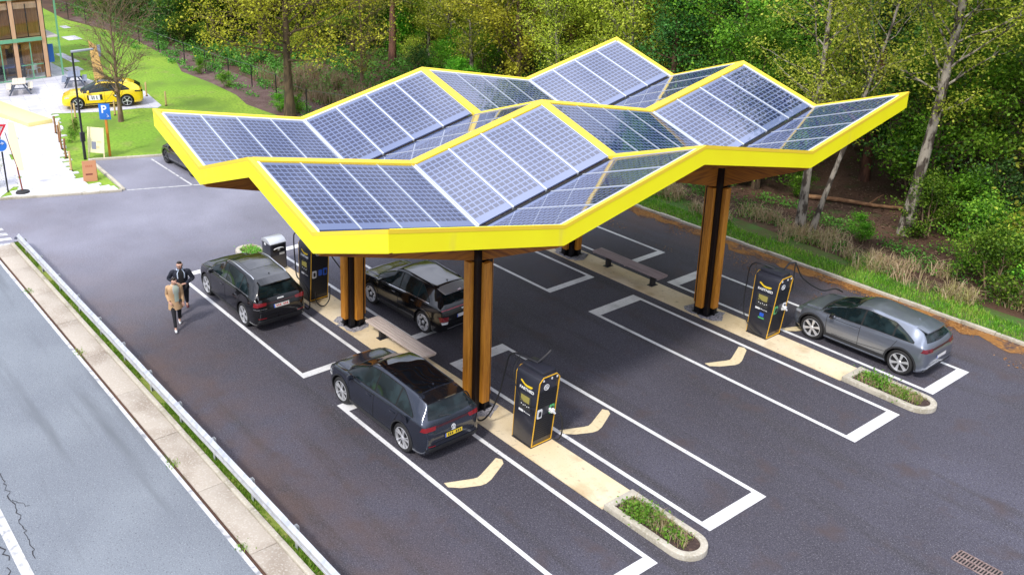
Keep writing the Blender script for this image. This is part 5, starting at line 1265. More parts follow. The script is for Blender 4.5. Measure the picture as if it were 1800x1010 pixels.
    if collar:
        strip_('lapel', .36, .50, collar, pz+.20, pz+.60, .010); strip_('lapel', -.50, -.36, collar, pz+.20, pz+.60, .010)
        g = MB(); c = P['neck']-Vector((0, 0, .01)); g.tube([c+(nf*math.cos(a)*.075+sd_*math.sin(a)*.085) for a in np.linspace(.7, 2*PI-.7, 11)], .026, 6); g.build('hood', collar, t, smooth=True)
    # hair
    b = Sk(); h = P['head']; bk = -tw
    if hair_style == 'short': b.chain([h+bk*.045+Vector((0, 0, -.02)), h+bk*.035+Vector((0, 0, .05)), h+tw*.02+Vector((0, 0, .088)), h+tw*.06+Vector((0, 0, .075))], [.065, .078, .066, .04])
    else: b.chain([h+bk*.05+Vector((0, 0, -.05)), h+bk*.04+Vector((0, 0, .04)), h+tw*.01+Vector((0, 0, .085)), h+tw*.07+Vector((0, 0, .075))], [.075, .085, .075, .045])
    skinned('hair', b.V, b.E, b.R, hair_m, t, 1)
    for q in (1, -1):
        g = MB(); e = h+tw*.082+side*q*.032+Vector((0, 0, .01)); g.lathe([(0, -.008), (.009, -.004), (.011, 0), (.009, .004), (0, .008)], 8, 0, Matrix.Translation(e)); g.build('eye', black_m, t)
    g = MB(); e = h+tw*.083-Vector((0, 0, .052)); g.tube([e-side*.024, e+tw*.006, e+side*.024], .006, 6); g.build('mouth', mat('lips', (.30, .10, .09), .5), t)
    if glasses:
        g = MB()
        for q in (1, -1):
            c_ = h+tw*.096+side*q*.034+Vector((0, 0, .01)); pts = [c_+side*.026*math.cos(a)+Vector((0, 0, .019*math.sin(a))) for a in np.linspace(0, 2*PI, 11)]; g.tube(pts, .005, 4, cap=False)
            g.tube([h+tw*.094+side*q*.06+Vector((0, 0, .012)), h+side*q*.088+Vector((0, 0, .01))], .004, 4)
        g.build('glasses', black_m, t)
    return t
navy = mat('navy jacket cloth', (.010, .013, .026), .8, bump=(50, .6)); tan = mat('tan coat cloth', (.52, .34, .19), .85, noise=(5, (.46, .29, .15), .4, .65), bump=(30, .5))
trs = mat('black trousers', (.010, .010, .014), .85, bump=(60, .5)); whs = mat('white trainers', (.62, .64, .66), .6, noise=(9, (.62, .45, .08), .62, .66)); brs = mat('maroon shoes', (.14, .03, .035), .5)
# man in the navy jacket: upright, hands together in front, walking
JA = dict(pelvis=(0, 0, .95), chest=(.02, 0, 1.32), neck=(.03, 0, 1.52), head=(.06, .0, 1.67), face=Vector((.96, .25, -.12)).normalized(), nrm=Vector((.98, .1, .0)),
    shl=(.02, .20, 1.43), shr=(.02, -.20, 1.43), ell=(.02, .31, 1.17), elr=(-.06, -.31, 1.19), wrl=(.24, .12, 1.10), wrr=(.20, -.14, 1.14), hdl=(.30, .03, 1.12), hdr=(.28, -.05, 1.13),
    hipl=(0, .10, .90), hipr=(0, -.10, .90), knl=(-.10, .11, .50), knr=(.18, -.11, .50), anl=(-.36, .11, .14), anr=(.20, -.11, .09), toel=(-.25, .11, .03), toer=(.35, -.12, .03))
person('man in a navy jacket and glasses walking with his hands held in front of him', (-7.70, -.98, 0), R(-22), (1.12, 1.18, 1.0), JA, navy, trs, brs, .12, 'short', mat('black jumper', (.008, .008, .010), .9), True, mat('pale scarf lining', (.42, .50, .62), .8))
JB = dict(pelvis=(0, 0, .93), chest=(.03, 0, 1.29), neck=(.06, 0, 1.48), head=(.11, .01, 1.62), face=Vector((.88, .40, -.20)).normalized(), nrm=Vector((.95, .3, 0)).normalized(),
    shl=(.04, .18, 1.40), shr=(.02, -.18, 1.40), ell=(.0, .22, 1.12), elr=(-.08, -.22, 1.13), wrl=(.08, .23, .88), wrr=(.10, -.18, .95), hdl=(.12, .23, .78), hdr=(.17, -.15, .91),
    hipl=(0, .09, .88), hipr=(0, -.09, .88), knl=(-.02, .10, .48), knr=(.22, -.09, .50), anl=(-.26, .10, .14), anr=(.34, -.09, .10), toel=(-.13, .10, .03), toer=(.49, -.09, .05))
person('young person in a thigh-length tan coat and white trainers walking beside the man in navy', (-6.86, -1.55, 0), R(-16), (1.0, 1.0, .98), JB, tan, trs, whs, .27, 'mop', mat('pale green shirt', (.42, .50, .42), .85), False, mat('grey hood', (.50, .50, .48), .85))

# ------------------------------------------------------------------ pavilion (upper left)
green_fr = mat('green painted steel', (.16, .42, .24), .45); oakp = mat('pale glulam', (.66, .42, .25), .6, noise=(3, (.58, .34, .18), .4, .65, 5, (5, 5, .4)))
bamboo = mat('brown slatted wall', (.62, .30, .09), .7, noise=[(2.5, (.42, .18, .05), .4, .6, 5, (1, 7, .2)), (7, (.72, .40, .15), .5, .7, 4, (1, 9, .3))])
winglass = bpy.data.materials.new('window glass'); winglass.use_nodes = True
_n = winglass.node_tree.nodes; _l = winglass.node_tree.links; _n.clear()
_o = _n.new('ShaderNodeOutputMaterial'); _t = _n.new('ShaderNodeBsdfTransparent'); _t.inputs[0].default_value = (.96, .98, .97, 1); _g = _n.new('ShaderNodeBsdfGlossy'); _g.inputs['Roughness'].default_value = .03
_m = _n.new('ShaderNodeMixShader'); _m.inputs[0].default_value = .05; _l.new(_t.outputs[0], _m.inputs[1]); _l.new(_g.outputs[0], _m.inputs[2]); _l.new(_m.outputs[0], _o.inputs[0])
t = thing('pavilion', 'two-storey glass and timber pavilion with green steel frames at the upper left', 'building', (-46, 0, 0))
Y0_, Y1_ = -14.0, 6.35; F1, H2 = 2.72, 5.35
b = MB(); b.box((-9, Y0_, .0), (-.05, Y1_+.2, .05)); b.build('floor', mat('grey interior floor', (.66, .66, .70), .6), t)
b = MB(); b.box((-9, Y0_, F1-.25), (-.12, Y1_-.05, F1)); b.build('upper_floor', oakp, t)
b = MB(); b.box((-9.3, Y0_, H2), (.05, 7.15, H2+.20)); b.build('roof', mat('dark roof felt', (.05, .055, .08), .7), t)
b = MB(); b.box((-1.75, Y0_, .06), (-1.6, Y1_, F1-.26)); b.box((-1.75, Y0_, F1+.01), (-1.6, Y1_, H2-.01)); b.build('back_wall', bamboo, t)
b = MB(); b.box((-1.59, 1.2, F1+.3), (-1.55, 3.4, F1+1.5)); b.build('back_window', gblk, t)
b = MB(); b.box((-1.59, 4.0, .2), (-1.55, 5.0, 2.1)); b.build('back_door', mat('dark door', (.05, .03, .025), .5), t)
for k in range(9):
    y = 6.1-k*1.82
    b = MB(); b.box((-.30, y-.13, .05), (.06, y+.13, H2-.02)); b.build('timber_column', oakp, t)
    b = MB(); b.box((-.02, y-.19, .05), (.04, y-.135, H2-.3)); b.box((-.02, y+.135, .05), (.04, y+.18, H2-.3)); b.build('dark_mullion', gblk, t)
    if k:
        fm = 'window'
        for (za, zb_) in ((.10, F1-.3), (F1+.1, H2-.45)):
            b = MB(); b.box((-.01, y+.182, za), (.005, y+1.625, zb_)); wn = b.build('window', winglass, t)
            b = MB(); m_ = y+.9; b.box((.006, m_-.03, za), (.05, m_+.03, zb_)); b.box((.006, y+.182, za-.06), (.05, y+1.625, za)); b.build('window_frame', green_fr if za < 1 else gblk, wn)
            if za < 1 and k < 2: b = MB(); b.box((.006, y+.2, .95), (.045, y+.86, 1.0)); b.box((.006, y+.94, .95), (.045, y+1.6, 1.0)); b.build('push_bar', green_fr, wn)
        b = MB(); b.box((-.25, y+.14, H2-.75), (-.05, y+1.68, H2-.35)); b.build('timber_beam', oakp, t)
        b = MB(); b.box((.062, y-.12, F1-.22), (.12, y+1.68, F1+.02)); b.build('floor_edge', green_fr, t)
b = MB(); b.box((-.1, Y0_, H2-.16), (.12, 7.2, H2-.01)); b.build('roof_edge', green_fr, t)
# end bay with balcony
b = MB()
for (x, y) in ((.0, 7.05), (-3.0, 7.05), (-1.0, 6.45)): b.box((x-.05, y-.05, .05), (x+.05, y+.05, H2-.17))
b.box((-3.0, 6.99, F1-.14), (0, 7.06, F1-.02)); b.build('end_frame', green_fr, t)
b = MB(); b.box((-3.0, 6.30, F1-.10), (.10, 6.98, F1+.0)); b.build('balcony_floor', mat('pale deck', (.62, .56, .54), .7), t)
b = MB(); b.box((-2.9, 7.01, .2), (-.08, 7.02, F1-.2)); b.box((-2.9, 7.01, F1+.05), (-.08, 7.02, F1+1.1)); b.box((.02, 6.40, .1), (.03, 6.98, 1.0)); b.build('glass_panel', winglass, t)
o = MB(); o.box((-.5, 6.42, .9), (-.46, 6.75, 2.1)); o.build('blue_poster', mat('blue poster', (.03, .16, .55), .5), t)
# things inside
def lampball(loc, m, label, r_=.26):
    t = thing('pendant_lamp', label, 'lamp', loc); g = MB(); g.lathe([(0, -r_), (r_*.5, -r_*.86), (r_*.87, -r_*.5), (r_, 0), (r_*.87, r_*.5), (r_*.5, r_*.86), (0, r_)], 16); g.build('lamp_shade', m, t, smooth=True)
    g = MB(); g.tube([(0, 0, r_), (0, 0, F1-.26-loc[2])], .012, 6); g.build('cord', black_m, t)
rattan = mat('rattan', (.62, .36, .18), .7, noise=(20, (.42, .22, .10), .45, .6))
lampball((-47.0, 5.2, 2.05), rattan, 'round rattan pendant lamp behind the right glass door of the pavilion')
lampball((-47.1, 4.0, 2.15), rattan, 'round rattan pendant lamp left of the other rattan lamp in the pavilion', .2)
lampball((-46.9, 2.1, 1.95), mat('yellow lamp', (.80, .70, .06), .5), 'yellow round pendant lamp at the left edge of the pavilion', .34)
def cafe_chair(loc, rz, label):
    t = thing('cafe_chair', label, 'chair', loc, rz, 'white chairs inside the pavilion'); m = mat('white moulded plastic', (.72, .72, .74), .4)
    g = MB(); g.box((-.22, -.22, .43), (.22, .22, .46)); g.build('seat', m, t, bevel=.01); g = MB(); g.box((-.24, -.2, .47), (-.20, .2, .85)); g.build('backrest', m, t, bevel=.01)
    for sx in (-.19, .19):
        for sy in (-.19, .19): g = MB(); g.tube([(sx, sy, .43), (sx*1.15, sy*1.15, 0)], .016, 6); g.build('leg', m, t)
cafe_chair((-46.8, 5.35, .05), R(200), 'white chair just inside the glass doors of the pavilion')
cafe_chair((-47.2, 5.7, .05), R(120), 'white chair nearer the pavilion corner column')
cafe_chair((-47.25, 4.85, .05), R(60), 'white chair deepest inside the pavilion doors')
t = thing('counter_table', 'long timber table with blue top behind the pavilion glass', 'table', (-47.1, 4.25, .05)); g = MB(); g.box((-.4, -.7, .72), (.4, .7, .80)); g.build('tabletop', mat('blue tabletop', (.05, .10, .35), .5), t)
for sy in (-.6, .6): g = MB(); g.box((-.35, sy-.04, 0), (.35, sy+.04, .72)); g.build('leg', black_m, t)
t = thing('sofa', 'dark sofa standing inside the pavilion left of the blue table', 'sofa', (-46.75, 2.95, .05)); g = MB(); g.box((-.35, -.6, .1), (.35, .6, .42)); g.build('seat', trim_m, t, bevel=.03); g = MB(); g.box((-.42, -.6, .1), (-.30, .6, .78)); g.build('backrest', trim_m, t, bevel=.03)
t = thing('timber_counter', 'pale timber counter at the left end of the pavilion', 'counter', (-47.1, 1.2, .05)); g = MB(); g.box((-.3, -1.0, .9), (.35, .95, .98)); g.build('top', oakp, t); g = MB(); g.box((-.25, -.95, 0), (.3, .9, .9)); g.build('carcass', bamboo, t)

# ------------------------------------------------------------------ street furniture, upper left
def picnic(loc, rz, m, label):
    t = thing('picnic_table', label, 'picnic table', loc, rz, 'picnic tables on the plaza')
    top = MB()
    for k in range(5): top.box((-.38+k*.155, -.9, .72), (-.38+k*.155+.145, .9, .76))
    top.build('tabletop', m, t)
    for s in (-1, 1):
        g = MB(); g.box((s*.62-.14, -.9, .43), (s*.62+.14, .9, .47)); g.build('seat', m, t)
    for y in (-.62, .62):
        g = MB()
        for s in (-1, 1): g.hexa([(s*.62-.05, y-.03, 0), (s*.62+.05, y-.03, 0), (s*.62+.05, y+.03, 0), (s*.62-.05, y+.03, 0)], [(s*.2-.05, y-.03, .71), (s*.2+.05, y-.03, .71), (s*.2+.05, y+.03, .71), (s*.2-.05, y+.03, .71)])
        g.box((-.75, y+.031, .37), (.75, y+.07, .43)); g.box((-.38, y+.031, .66), (.38, y+.07, .715)); g.build('leg_frame', mat('slate picnic timber', (.10, .12, .17), .7), t)
slate = mat('slate blue timber', (.20, .23, .31), .7)
picnic((-42.5, 3.35, 0), R(75), mat('pale tabletop', (.62, .56, .46), .7), 'picnic table with pale yellowish top on the left of the plaza')
picnic((-42.6, 6.75, 0), R(72), slate, 'slate blue picnic table nearest the pavilion corner')
# lamp post
t = thing('lamp_post', 'tall black lamp post with a flat arm beside the lawn', 'street lamp', (-26.19, 1.97, 0))
g = MB(); g.tube([(0, 0, 0), (0, 0, 1.0), (0, 0, 1.02), (0, 0, 5.2)], [.075, .07, .055, .045], 10); g.build('pole', black_m, t, smooth=True)
g = MB(); g.hexa([(-.2, 0, 5.16), (.06, -.06, 5.16), (.02, 1.02, 5.18), (-.20, 1.0, 5.18)], [(-.2, 0, 5.24), (.06, -.06, 5.24), (.02, 1.02, 5.25), (-.20, 1.0, 5.25)]); hd_ = g.build('lamp_head', mat('grey lamp head', (.30, .32, .36), .4), t, bevel=.01)
g = MB(); g.box((-.08, -.10, .9), (.10, .10, 1.35)); g.build('control_box', black_m, t, bevel=.01)
# parking sign
t = thing('parking_sign', 'blue parking sign with white P on an orange timber post', 'sign', (-26.0, 3.12, 0), R(-35))
g = MB(); g.box((-.05, -.05, 0), (.05, .05, 2.0)); g.build('post', mat('orange post', (.62, .22, .03), .6), t)
blue_s = mat('sign blue', (.02, .16, .58), .35)
g = MB(); g.box((.05, -.27, 1.85), (.075, .27, 2.62)); pl_ = g.build('sign_plate', blue_s, t, bevel=.008)
T = frame((.079, -.03, 2.34), (0, 1, 0), (0, 0, 1)); text_mesh('P', .52, T, .002, 'letter', badge_w, pl_, .012)
g = MB(); c_ = Vector((.08, .12, 2.02)); g.tube([c_+Vector((0, .05*math.cos(a), .05*math.sin(a))) for a in np.linspace(-2.6, 1.2, 9)], .008, 4); g.tube([c_+Vector((0, -.02, .12)), c_+Vector((0, -.01, .04)), c_+Vector((0, .04, .02)), c_+Vector((0, .07, -.04))], .010, 4); g.build('symbol', badge_w, pl_)
# advert board
t = thing('advert_board', 'pale yellow standing advert board with a dark picture on the grass', 'board', (-26.1, 2.60, 0), R(-52))
g = MB(); 
for y in (-.42, .42): g.hexa([(.16, y-.025, 0), (.20, y-.025, 0), (.20, y+.025, 0), (.16, y+.025, 0)], [(-.04, y-.025, 1.5), (0, y-.025, 1.5), (0, y+.025, 1.5), (-.04, y+.025, 1.5)]); 
g.build('leg', mat('pale yellow frame', (.80, .72, .42), .6), t)
def slab(g, z0, z1, y0, y1, off=0, th=.02): 
    fx = lambda z: .21-.20*z/1.5+off
    g.hexa([(fx(z0)-th, y0, z0), (fx(z0), y0, z0), (fx(z0), y1, z0), (fx(z0)-th, y1, z0)], [(fx(z1)-th, y0, z1), (fx(z1), y0, z1), (fx(z1), y1, z1), (fx(z1)-th, y1, z1)])
g = MB(); slab(g, .28, 1.5, -.45, .45); pn_ = g.build('panel', mat('pale yellow panel', (.82, .76, .46), .55), t)
g = MB(); slab(g, .45, .82, -.22, .02, .006); g.build('picture', mat('picture grey', (.22, .24, .32), .5), pn_)
g = MB(); slab(g, .50, .62, .02, .20, .006); slab(g, .78, .86, .06, .30, .006); g.build('printing', mat('faint print', (.66, .55, .30), .6), pn_)
# sandwich board
t = thing('sandwich_board', 'small orange sandwich board at the boardwalk corner', 'board', (-22.95, 1.15, .0), R(-20))
ora = mat('orange timber', (.46, .21, .10), .6)
for s in (1, -1):
    g = MB(); g.hexa([(s*.28-.012, -.30, 0), (s*.28+.012, -.30, 0), (s*.28+.012, .30, 0), (s*.28-.012, .30, 0)], [(s*.02-.012, -.30, .88), (s*.02+.012, -.30, .88), (s*.02+.012, .30, .88), (s*.02-.012, .30, .88)]); pb = g.build('panel', ora, t)
    if s > 0:
        g = MB(); f_ = lambda z: .296-.26*z/.88
        for (z0, z1, y0, y1, mm) in ((.28, .34, -.18, .12, 0),): g.hexa([(f_(z0)-.002, y0, z0), (f_(z0)+.003, y0, z0), (f_(z0)+.003, y1, z0), (f_(z0)-.002, y1, z0)], [(f_(z1)-.002, y0, z1), (f_(z1)+.003, y0, z1), (f_(z1)+.003, y1, z1), (f_(z1)-.002, y1, z1)])
        g.build('print', mat('dark red print', (.16, .03, .02), .6), pb)
        g = MB(); 
        for k in range(4): y0 = -.16+k*.08; g.hexa([(f_(.62)-.002, y0, .62), (f_(.62)+.003, y0, .62), (f_(.62)+.003, y0+.05, .62), (f_(.62)-.002, y0+.05, .62)], [(f_(.70)-.002, y0, .70), (f_(.70)+.003, y0, .70), (f_(.70)+.003, y0+.05, .70), (f_(.70)-.002, y0+.05, .70)])
        g.build('print', mat('soft print', (.40, .13, .06), .6), pb)
# timber totem
t = thing('timber_totem', 'slanting orange timber totem with a small grey panel behind the yellow car', 'totem', (-42.6, 8.4, 0), R(-30))
g = MB(); g.hexa([(-.10, -.34, 0), (.10, -.34, 0), (.10, .30, 0), (-.10, .30, 0)], [(-.06, -.48, 2.5), (.06, -.48, 2.75), (.06, .0, 2.35), (-.06, .0, 2.35)]); g.build('slab', mat('yellow oak slab', (.66, .42, .14), .6, noise=(2, (.58, .35, .11), .4, .65, 3)), t)
g = MB(); g.box((-.05, .02, 1.65), (.05, .22, 2.4)); g.build('panel', slate, t)
# posts along the boardwalk
postm = mat('brown timber post', (.28, .14, .06), .75, noise=(6, (.20, .09, .035), .4, .65)); postp = mat('pale timber post', (.55, .38, .18), .75)
for k, (x, y, h, m_, lb) in enumerate([(-31.75, 2.25, .95, postm, 'brown timber post farthest up the boardwalk edge'), (-31.2, 2.30, .75, postp, 'short pale timber post beside the farthest boardwalk post'), (-29.95, 1.9, .9, postm, 'brown timber post second along the boardwalk edge by the shrub'),
        (-28.6, 1.6, .9, postm, 'brown timber post below the shrub on the boardwalk edge'), (-26.95, 1.3, 1.0, postm, 'brown timber post beside the foot of the lamp post'), (-24.75, .85, .95, postp, 'pale timber post nearest the sandwich board'),
        (-34.3, 4.1, .85, postp, 'pale timber post in front of the yellow car bonnet'), (-33.6, 6.1, .85, postp, 'pale timber post by the yellow car rear door'), (-34.0, 9.3, .85, postp, 'pale timber post at the tip of the paving on the lawn'),
        (-37.0, 9.3, .85, postp, 'pale timber post behind the yellow car boot'), (-31.0, 3.0, 1.7, postp, 'tall thin pale stake in the shrub bed'), (-43.8, 9.6, .9, postp, 'pale timber post near the totem on the lawn'), (-27.3, -2.1, .95, postm, 'brown timber post at the left edge of the photo')]):
    t = thing('timber_post', lb, 'post', (x, y, 0), 0, 'timber posts along the paving')
    g = MB(); rr = .055 if 'thin' not in lb else .025; g.tube([(0, 0, 0), (.02*math.sin(k), .02*math.cos(k), h*.5), (.03*math.sin(k*2), .0, h-.02), (.03*math.sin(k*2), 0, h)], [rr, rr*.95, rr*.92, rr*.6], 8); g.build('shaft', m_, t, smooth=True, angle=40)
    g = MB(); g.tube([(0, 0, .0), (0, 0, .05)], [rr*1.5, rr*1.2], 8); g.build('soil_collar', soil_m, t)
# flexible marker post
t = thing('marker_post', 'thin leaning red and black marker pole on a round black base by the road', 'post', (-22.85, -1.85, .035))
g = MB(); g.lathe([(0, .12), (.10, .12), (.14, .10), (.27, .06), (.30, 0)], 18); g.build('base', rubber_m, t, smooth=True)
g = MB(); g.tube([(0, 0, .1), (-.1, -.02, .7), (-.16, -.04, 1.1)], .035, 8); g.build('pole', mat('brown red pole', (.24, .06, .03), .5), t); g = MB(); g.tube([(-.16, -.04, 1.1), (-.35, -.12, 1.7), (-.62, -.22, 2.6)], .018, 6); g.build('whip', mat('dark red whip', (.14, .035, .03), .6), t)
# road sign: blue direction disc and yield triangle above
t = thing('road_sign', 'blue round arrow sign below a red and white triangle on a black pole', 'sign', (-23.40, -2.32, 0), R(-30))
g = MB(); g.tube([(0, 0, 0), (0, 0, 3.0)], .038, 8); g.build('pole', black_m, t, smooth=True)
T = frame((.05, 0, 2.12), (0, 1, 0), (0, 0, 1)); g = MB(); g.lathe([(0, .012), (.28, .012), (.28, -.01), (0, -.01)], 28, 0, T); ds = g.build('disc', blue_s, t)
g = MB(); g.lathe([(.262, .015), (.28, .015)], 28, 0, T); g.build('rim', badge_w, ds)
g = MB(); c_ = Vector((.068, 0, 2.12)); ar_ = [(-.11, -.14), (-.09, .02), (-.02, .08), (.08, .09)]
for p, q in zip(ar_[:-1], ar_[1:]): g.tube([c_+Vector((0, p[0], p[1])), c_+Vector((0, q[0], q[1]))], .024, 4, flat=.3)
g.add([c_+Vector((0, .06, .17)), c_+Vector((0, .17, .09)), c_+Vector((0, .06, .01))], [(0, 2, 1), (0, 1, 2)]); g.build('arrow', badge_w, ds)
g = MB(); tri = [(-.36, .26), (.36, .26), (0, -.36)]; T0 = Vector((.05, 0, 2.78)); v = [T0+Vector((0, a, c)) for a, c in tri]; v2 = [p+Vector((.012, 0, 0)) for p in v]; g.add(v+v2, [(0, 1, 2), (5, 4, 3), (0, 3, 4, 1), (1, 4, 5, 2), (2, 5, 3, 0)]); ts = g.build('triangle', mat('sign red', (.62, .02, .03), .35), t)
g = MB(); v = [T0+Vector((.015, a*.62, c*.62+.01)) for a, c in tri]; g.add(v, [(0, 2, 1), (0, 1, 2)]); g.build('triangle_field', badge_w, ts)
# wire fence
t = thing('wire_fence', 'long wire mesh fence with thin black posts between the lawn and the wood', 'fence', (0, 0, 0))
fp = [(-74, 15.0), (-70.1, 14.96), (-66, 15.2), (-62, 15.4), (-58, 15.5), (-54, 15.4), (-50, 15.35), (-45.2, 15.31), (-41.6, 15.27), (-38.2, 15.36), (-35.4, 15.6), (-32.0, 15.5), (-29.6, 15.0), (-27.3, 14.9), (-24.6, 16.1), (-22, 17.4), (-19, 18.8)]
for x, y in fp: g = MB(); g.tube([(x, y, 0), (x, y, 1.42)], .035, 6); g.build('post', black_m, t)
g = MB()
for (x0, y0), (x1, y1) in zip(fp[:-1], fp[1:]):
    for z in (.7, 1.38): g.tube([(x0, y0, z), ((x0+x1)/2, (y0+y1)/2, z-.01), (x1, y1, z)], .004 if z < 1.3 else .010, 4, cap=False)
g.build('wire', mat('dark wire', (.12, .15, .13), .5), t)

# ------------------------------------------------------------------ trees
birch_bark = barkmat('birch bark', (.34, .30, .25), (.06, .045, .035), 5, .44, .56, (1.2, 1.2, .45))
oak_bark = barkmat('brown bark', (.13, .085, .05), (.06, .04, .025), 6); red_bark = barkmat('red brown bark', (.17, .075, .05), (.07, .03, .022), 5)
twig_bark = barkmat('grey brown twig', (.23, .155, .10), (.13, .085, .05), 6)
L_olive = leafmat('olive young leaf', (0.159, 0.146, 0.012), (0.366, 0.354, 0.024), (0.586, 0.549, 0.049), .4)
L_birch = leafmat('yellow green leaf', (0.159, 0.207, 0.015), (0.390, 0.464, 0.037), (0.708, 0.732, 0.110), .5)
L_green = leafmat('mid green leaf', (0.040, 0.115, 0.010), (0.135, 0.300, 0.020), (0.330, 0.540, 0.050), .45)
L_bright = leafmat('bright green leaf', (0.061, 0.207, 0.012), (0.159, 0.439, 0.022), (0.329, 0.659, 0.061), .45)
L_dark = leafmat('dark evergreen leaf', (0.018, 0.061, 0.012), (0.043, 0.134, 0.022), (0.110, 0.256, 0.049), .25)
L_brown = leafmat('brown bud', (0.159, 0.116, 0.024), (0.293, 0.256, 0.037), (0.415, 0.439, 0.073), .35)
L_white = leafmat('pale blossom leaf', (0.061, 0.159, 0.024), (0.146, 0.268, 0.061), (0.610, 0.634, 0.512), .3)
def grow(seed, H, r0, nl, base, cr, upk, nleaf, size, bark, leaf, lean=(0, 0), stems=1, sparse=1.0, clump=.42, subs=4, shape='round', tubes=True):
    """returns (trunk mesh, crown mesh); limbs, sub-branches and leaf clumps at their ends"""
    r = np.random.default_rng(seed); g = MB(); cl = []; wts = []
    for st in range(stems):
        ang = r.uniform(0, 2*PI); off = np.array([math.cos(ang), math.sin(ang)])*(.12*st)
        ln = np.array(lean)+off*(1.3 if st else 0)*1.0/ max(H, 1)*2
        Hs = H*(1-.12*st); n = 9; wob = r.normal(0, .012*H, (n, 2)); wob[0] = 0
        pts = [Vector((off[0]+ln[0]*Hs*(i/(n-1))+wob[i, 0]*(i/n), off[1]+ln[1]*Hs*(i/(n-1))+wob[i, 1]*(i/n), Hs*i/(n-1)-(.1 if i == 0 else 0))) for i in range(n)]
        rs = [r0*(1-.86*(i/(n-1))**.85)*(1.25 if i == 0 else 1) for i in range(n)]
        g.tube(pts, rs, 8, cap=False)
        at = lambda t: pts[min(int(t*(n-1)), n-2)].lerp(pts[min(int(t*(n-1)), n-2)+1], t*(n-1)-min(int(t*(n-1)), n-2))
        for k in range(nl//stems):
            u = (k+r.uniform(.2, .8))/(nl//stems); t = base+(1-base)*u*.97
            a = k*2.399+r.uniform(-.5, .5)
            pr = {'round': (1-((u-.42)/.62)**2), 'cone': (1.05-u), 'vase': .55+.6*u, 'wide': (1-((u-.3)/.75)**2)}[shape]
            L = cr*max(.22, pr)*r.uniform(.75, 1.15)
            d_ = Vector((math.cos(a), math.sin(a), upk*r.uniform(.6, 1.4))).normalized()
            p0 = at(t); seg = 5; lp = [p0]; cur = p0.copy(); dd = d_.copy()
            for s_ in range(seg):
                dd = (dd+Vector((r.normal(0, .16), r.normal(0, .16), r.normal(.04, .12)))).normalized(); cur = cur+dd*L/seg; lp.append(cur.copy())
            rr0 = max(.010, r0*(1-.86*t**.85)*.36); g.tube(lp, [rr0*(1-.8*i/seg) for i in range(seg+1)], 5, cap=False)
            for i in range(2, seg+1): cl.append(lp[i]); wts.append(.8)
            for q in range(subs):
                i = r.integers(1, seg+1); sd_ = (dd+Vector((r.normal(0, .8), r.normal(0, .8), r.normal(.15, .5)))).normalized(); l2 = L*r.uniform(.25, .5)
                e = lp[i]+sd_*l2; m_ = lp[i].lerp(e, .5)+Vector((r.normal(0, .05), r.normal(0, .05), r.normal(0, .05)))*l2
                g.tube([lp[i], m_, e], [rr0*.42, rr0*.28, .006], 3, cap=False)
                cl += [m_, e]; wts += [.7, 1.0]
    me_t = bpy.data.meshes.new('trunk'); me_t.from_pydata(g.v, [], g.f); me_t.materials.append(bark); me_t.polygons.foreach_set('use_smooth', [True]*len(me_t.polygons)); me_t.update()
    me_c = None
    if nleaf:
        C = np.array([tuple(c) for c in cl]); wt_ = np.array(wts)*r.uniform(.2, 1.6, len(cl))**1.3; wt_ /= wt_.sum()
        idx = r.choice(len(cl), nleaf, p=wt_); P_ = C[idx]+r.normal(0, clump, (nleaf, 3))*np.array([1, 1, .7])*r.uniform(.3, 1.15, (nleaf, 1)); P_ = P_[P_[:, 2] > .1]
        me_c = quadmesh('crown', leafquads(P_, size, r, .3), leaf)
    return me_t, me_c
def put_tree(kind, proto, loc, rz, s, label, cat='tree', group=None, sz=None):
    t = thing(kind, label, cat, loc, rz, group); t.scale = (s, s, sz or s)
    link('trunk' if kind != 'shrub' else 'stem', proto[0], t)
    if proto[1]: link('crown' if kind != 'shrub' else 'foliage', proto[1], t)
    return t
P_birch = [grow(11+i, 13.5, .17, 44, .12, 3.1, .9, 17000, .125, birch_bark, L_birch, (.01*i, .02), 1+(i == 2), clump=.5, subs=7) for i in range(3)]
P_olive = [grow(31+i, 12, .24, 36, .12, 4.4, .55, 17000, .15, oak_bark, L_olive, clump=.45, subs=5) for i in range(2)]
P_green = [grow(51+i, 12.5, .20, 38, .12, 3.6, .45, 21000, .145, oak_bark, L_green, clump=.5, subs=5) for i in range(3)]
P_brig = [grow(71+i, 8.0, .12, 34, .10, 2.8, .5, 15000, .13, oak_bark, L_bright, clump=.42, subs=4, stems=2) for i in range(2)]
P_dark = [grow(91+i, 13, .22, 38, .08, 3.4, .3, 20000, .14, red_bark, L_dark, clump=.5, subs=4, shape='cone') for i in range(2)]
P_brown = [grow(101+i, 11, .16, 40, .12, 3.4, .8, 9000, .10, twig_bark, L_brown, clump=.5, subs=7) for i in range(2)]
P_sh_g = [grow(121+i, 2.2, .04, 16, .05, 1.1, .8, 4200, .10, twig_bark, L_bright, clump=.24, subs=3, stems=3) for i in range(2)]
P_sh_d = [grow(131+i, 2.6, .05, 18, .05, 1.3, .7, 4800, .105, twig_bark, L_green, clump=.28, subs=3, stems=3) for i in range(2)]
P_sh_e = [grow(141, 2.8, .06, 18, .03, 1.5, .5, 5200, .11, twig_bark, L_dark, clump=.3, subs=3, stems=3)]
P_sh_o = [grow(151, 2.4, .05, 20, .05, 1.3, .9, 3600, .085, twig_bark, L_birch, clump=.3, subs=5, stems=4)]
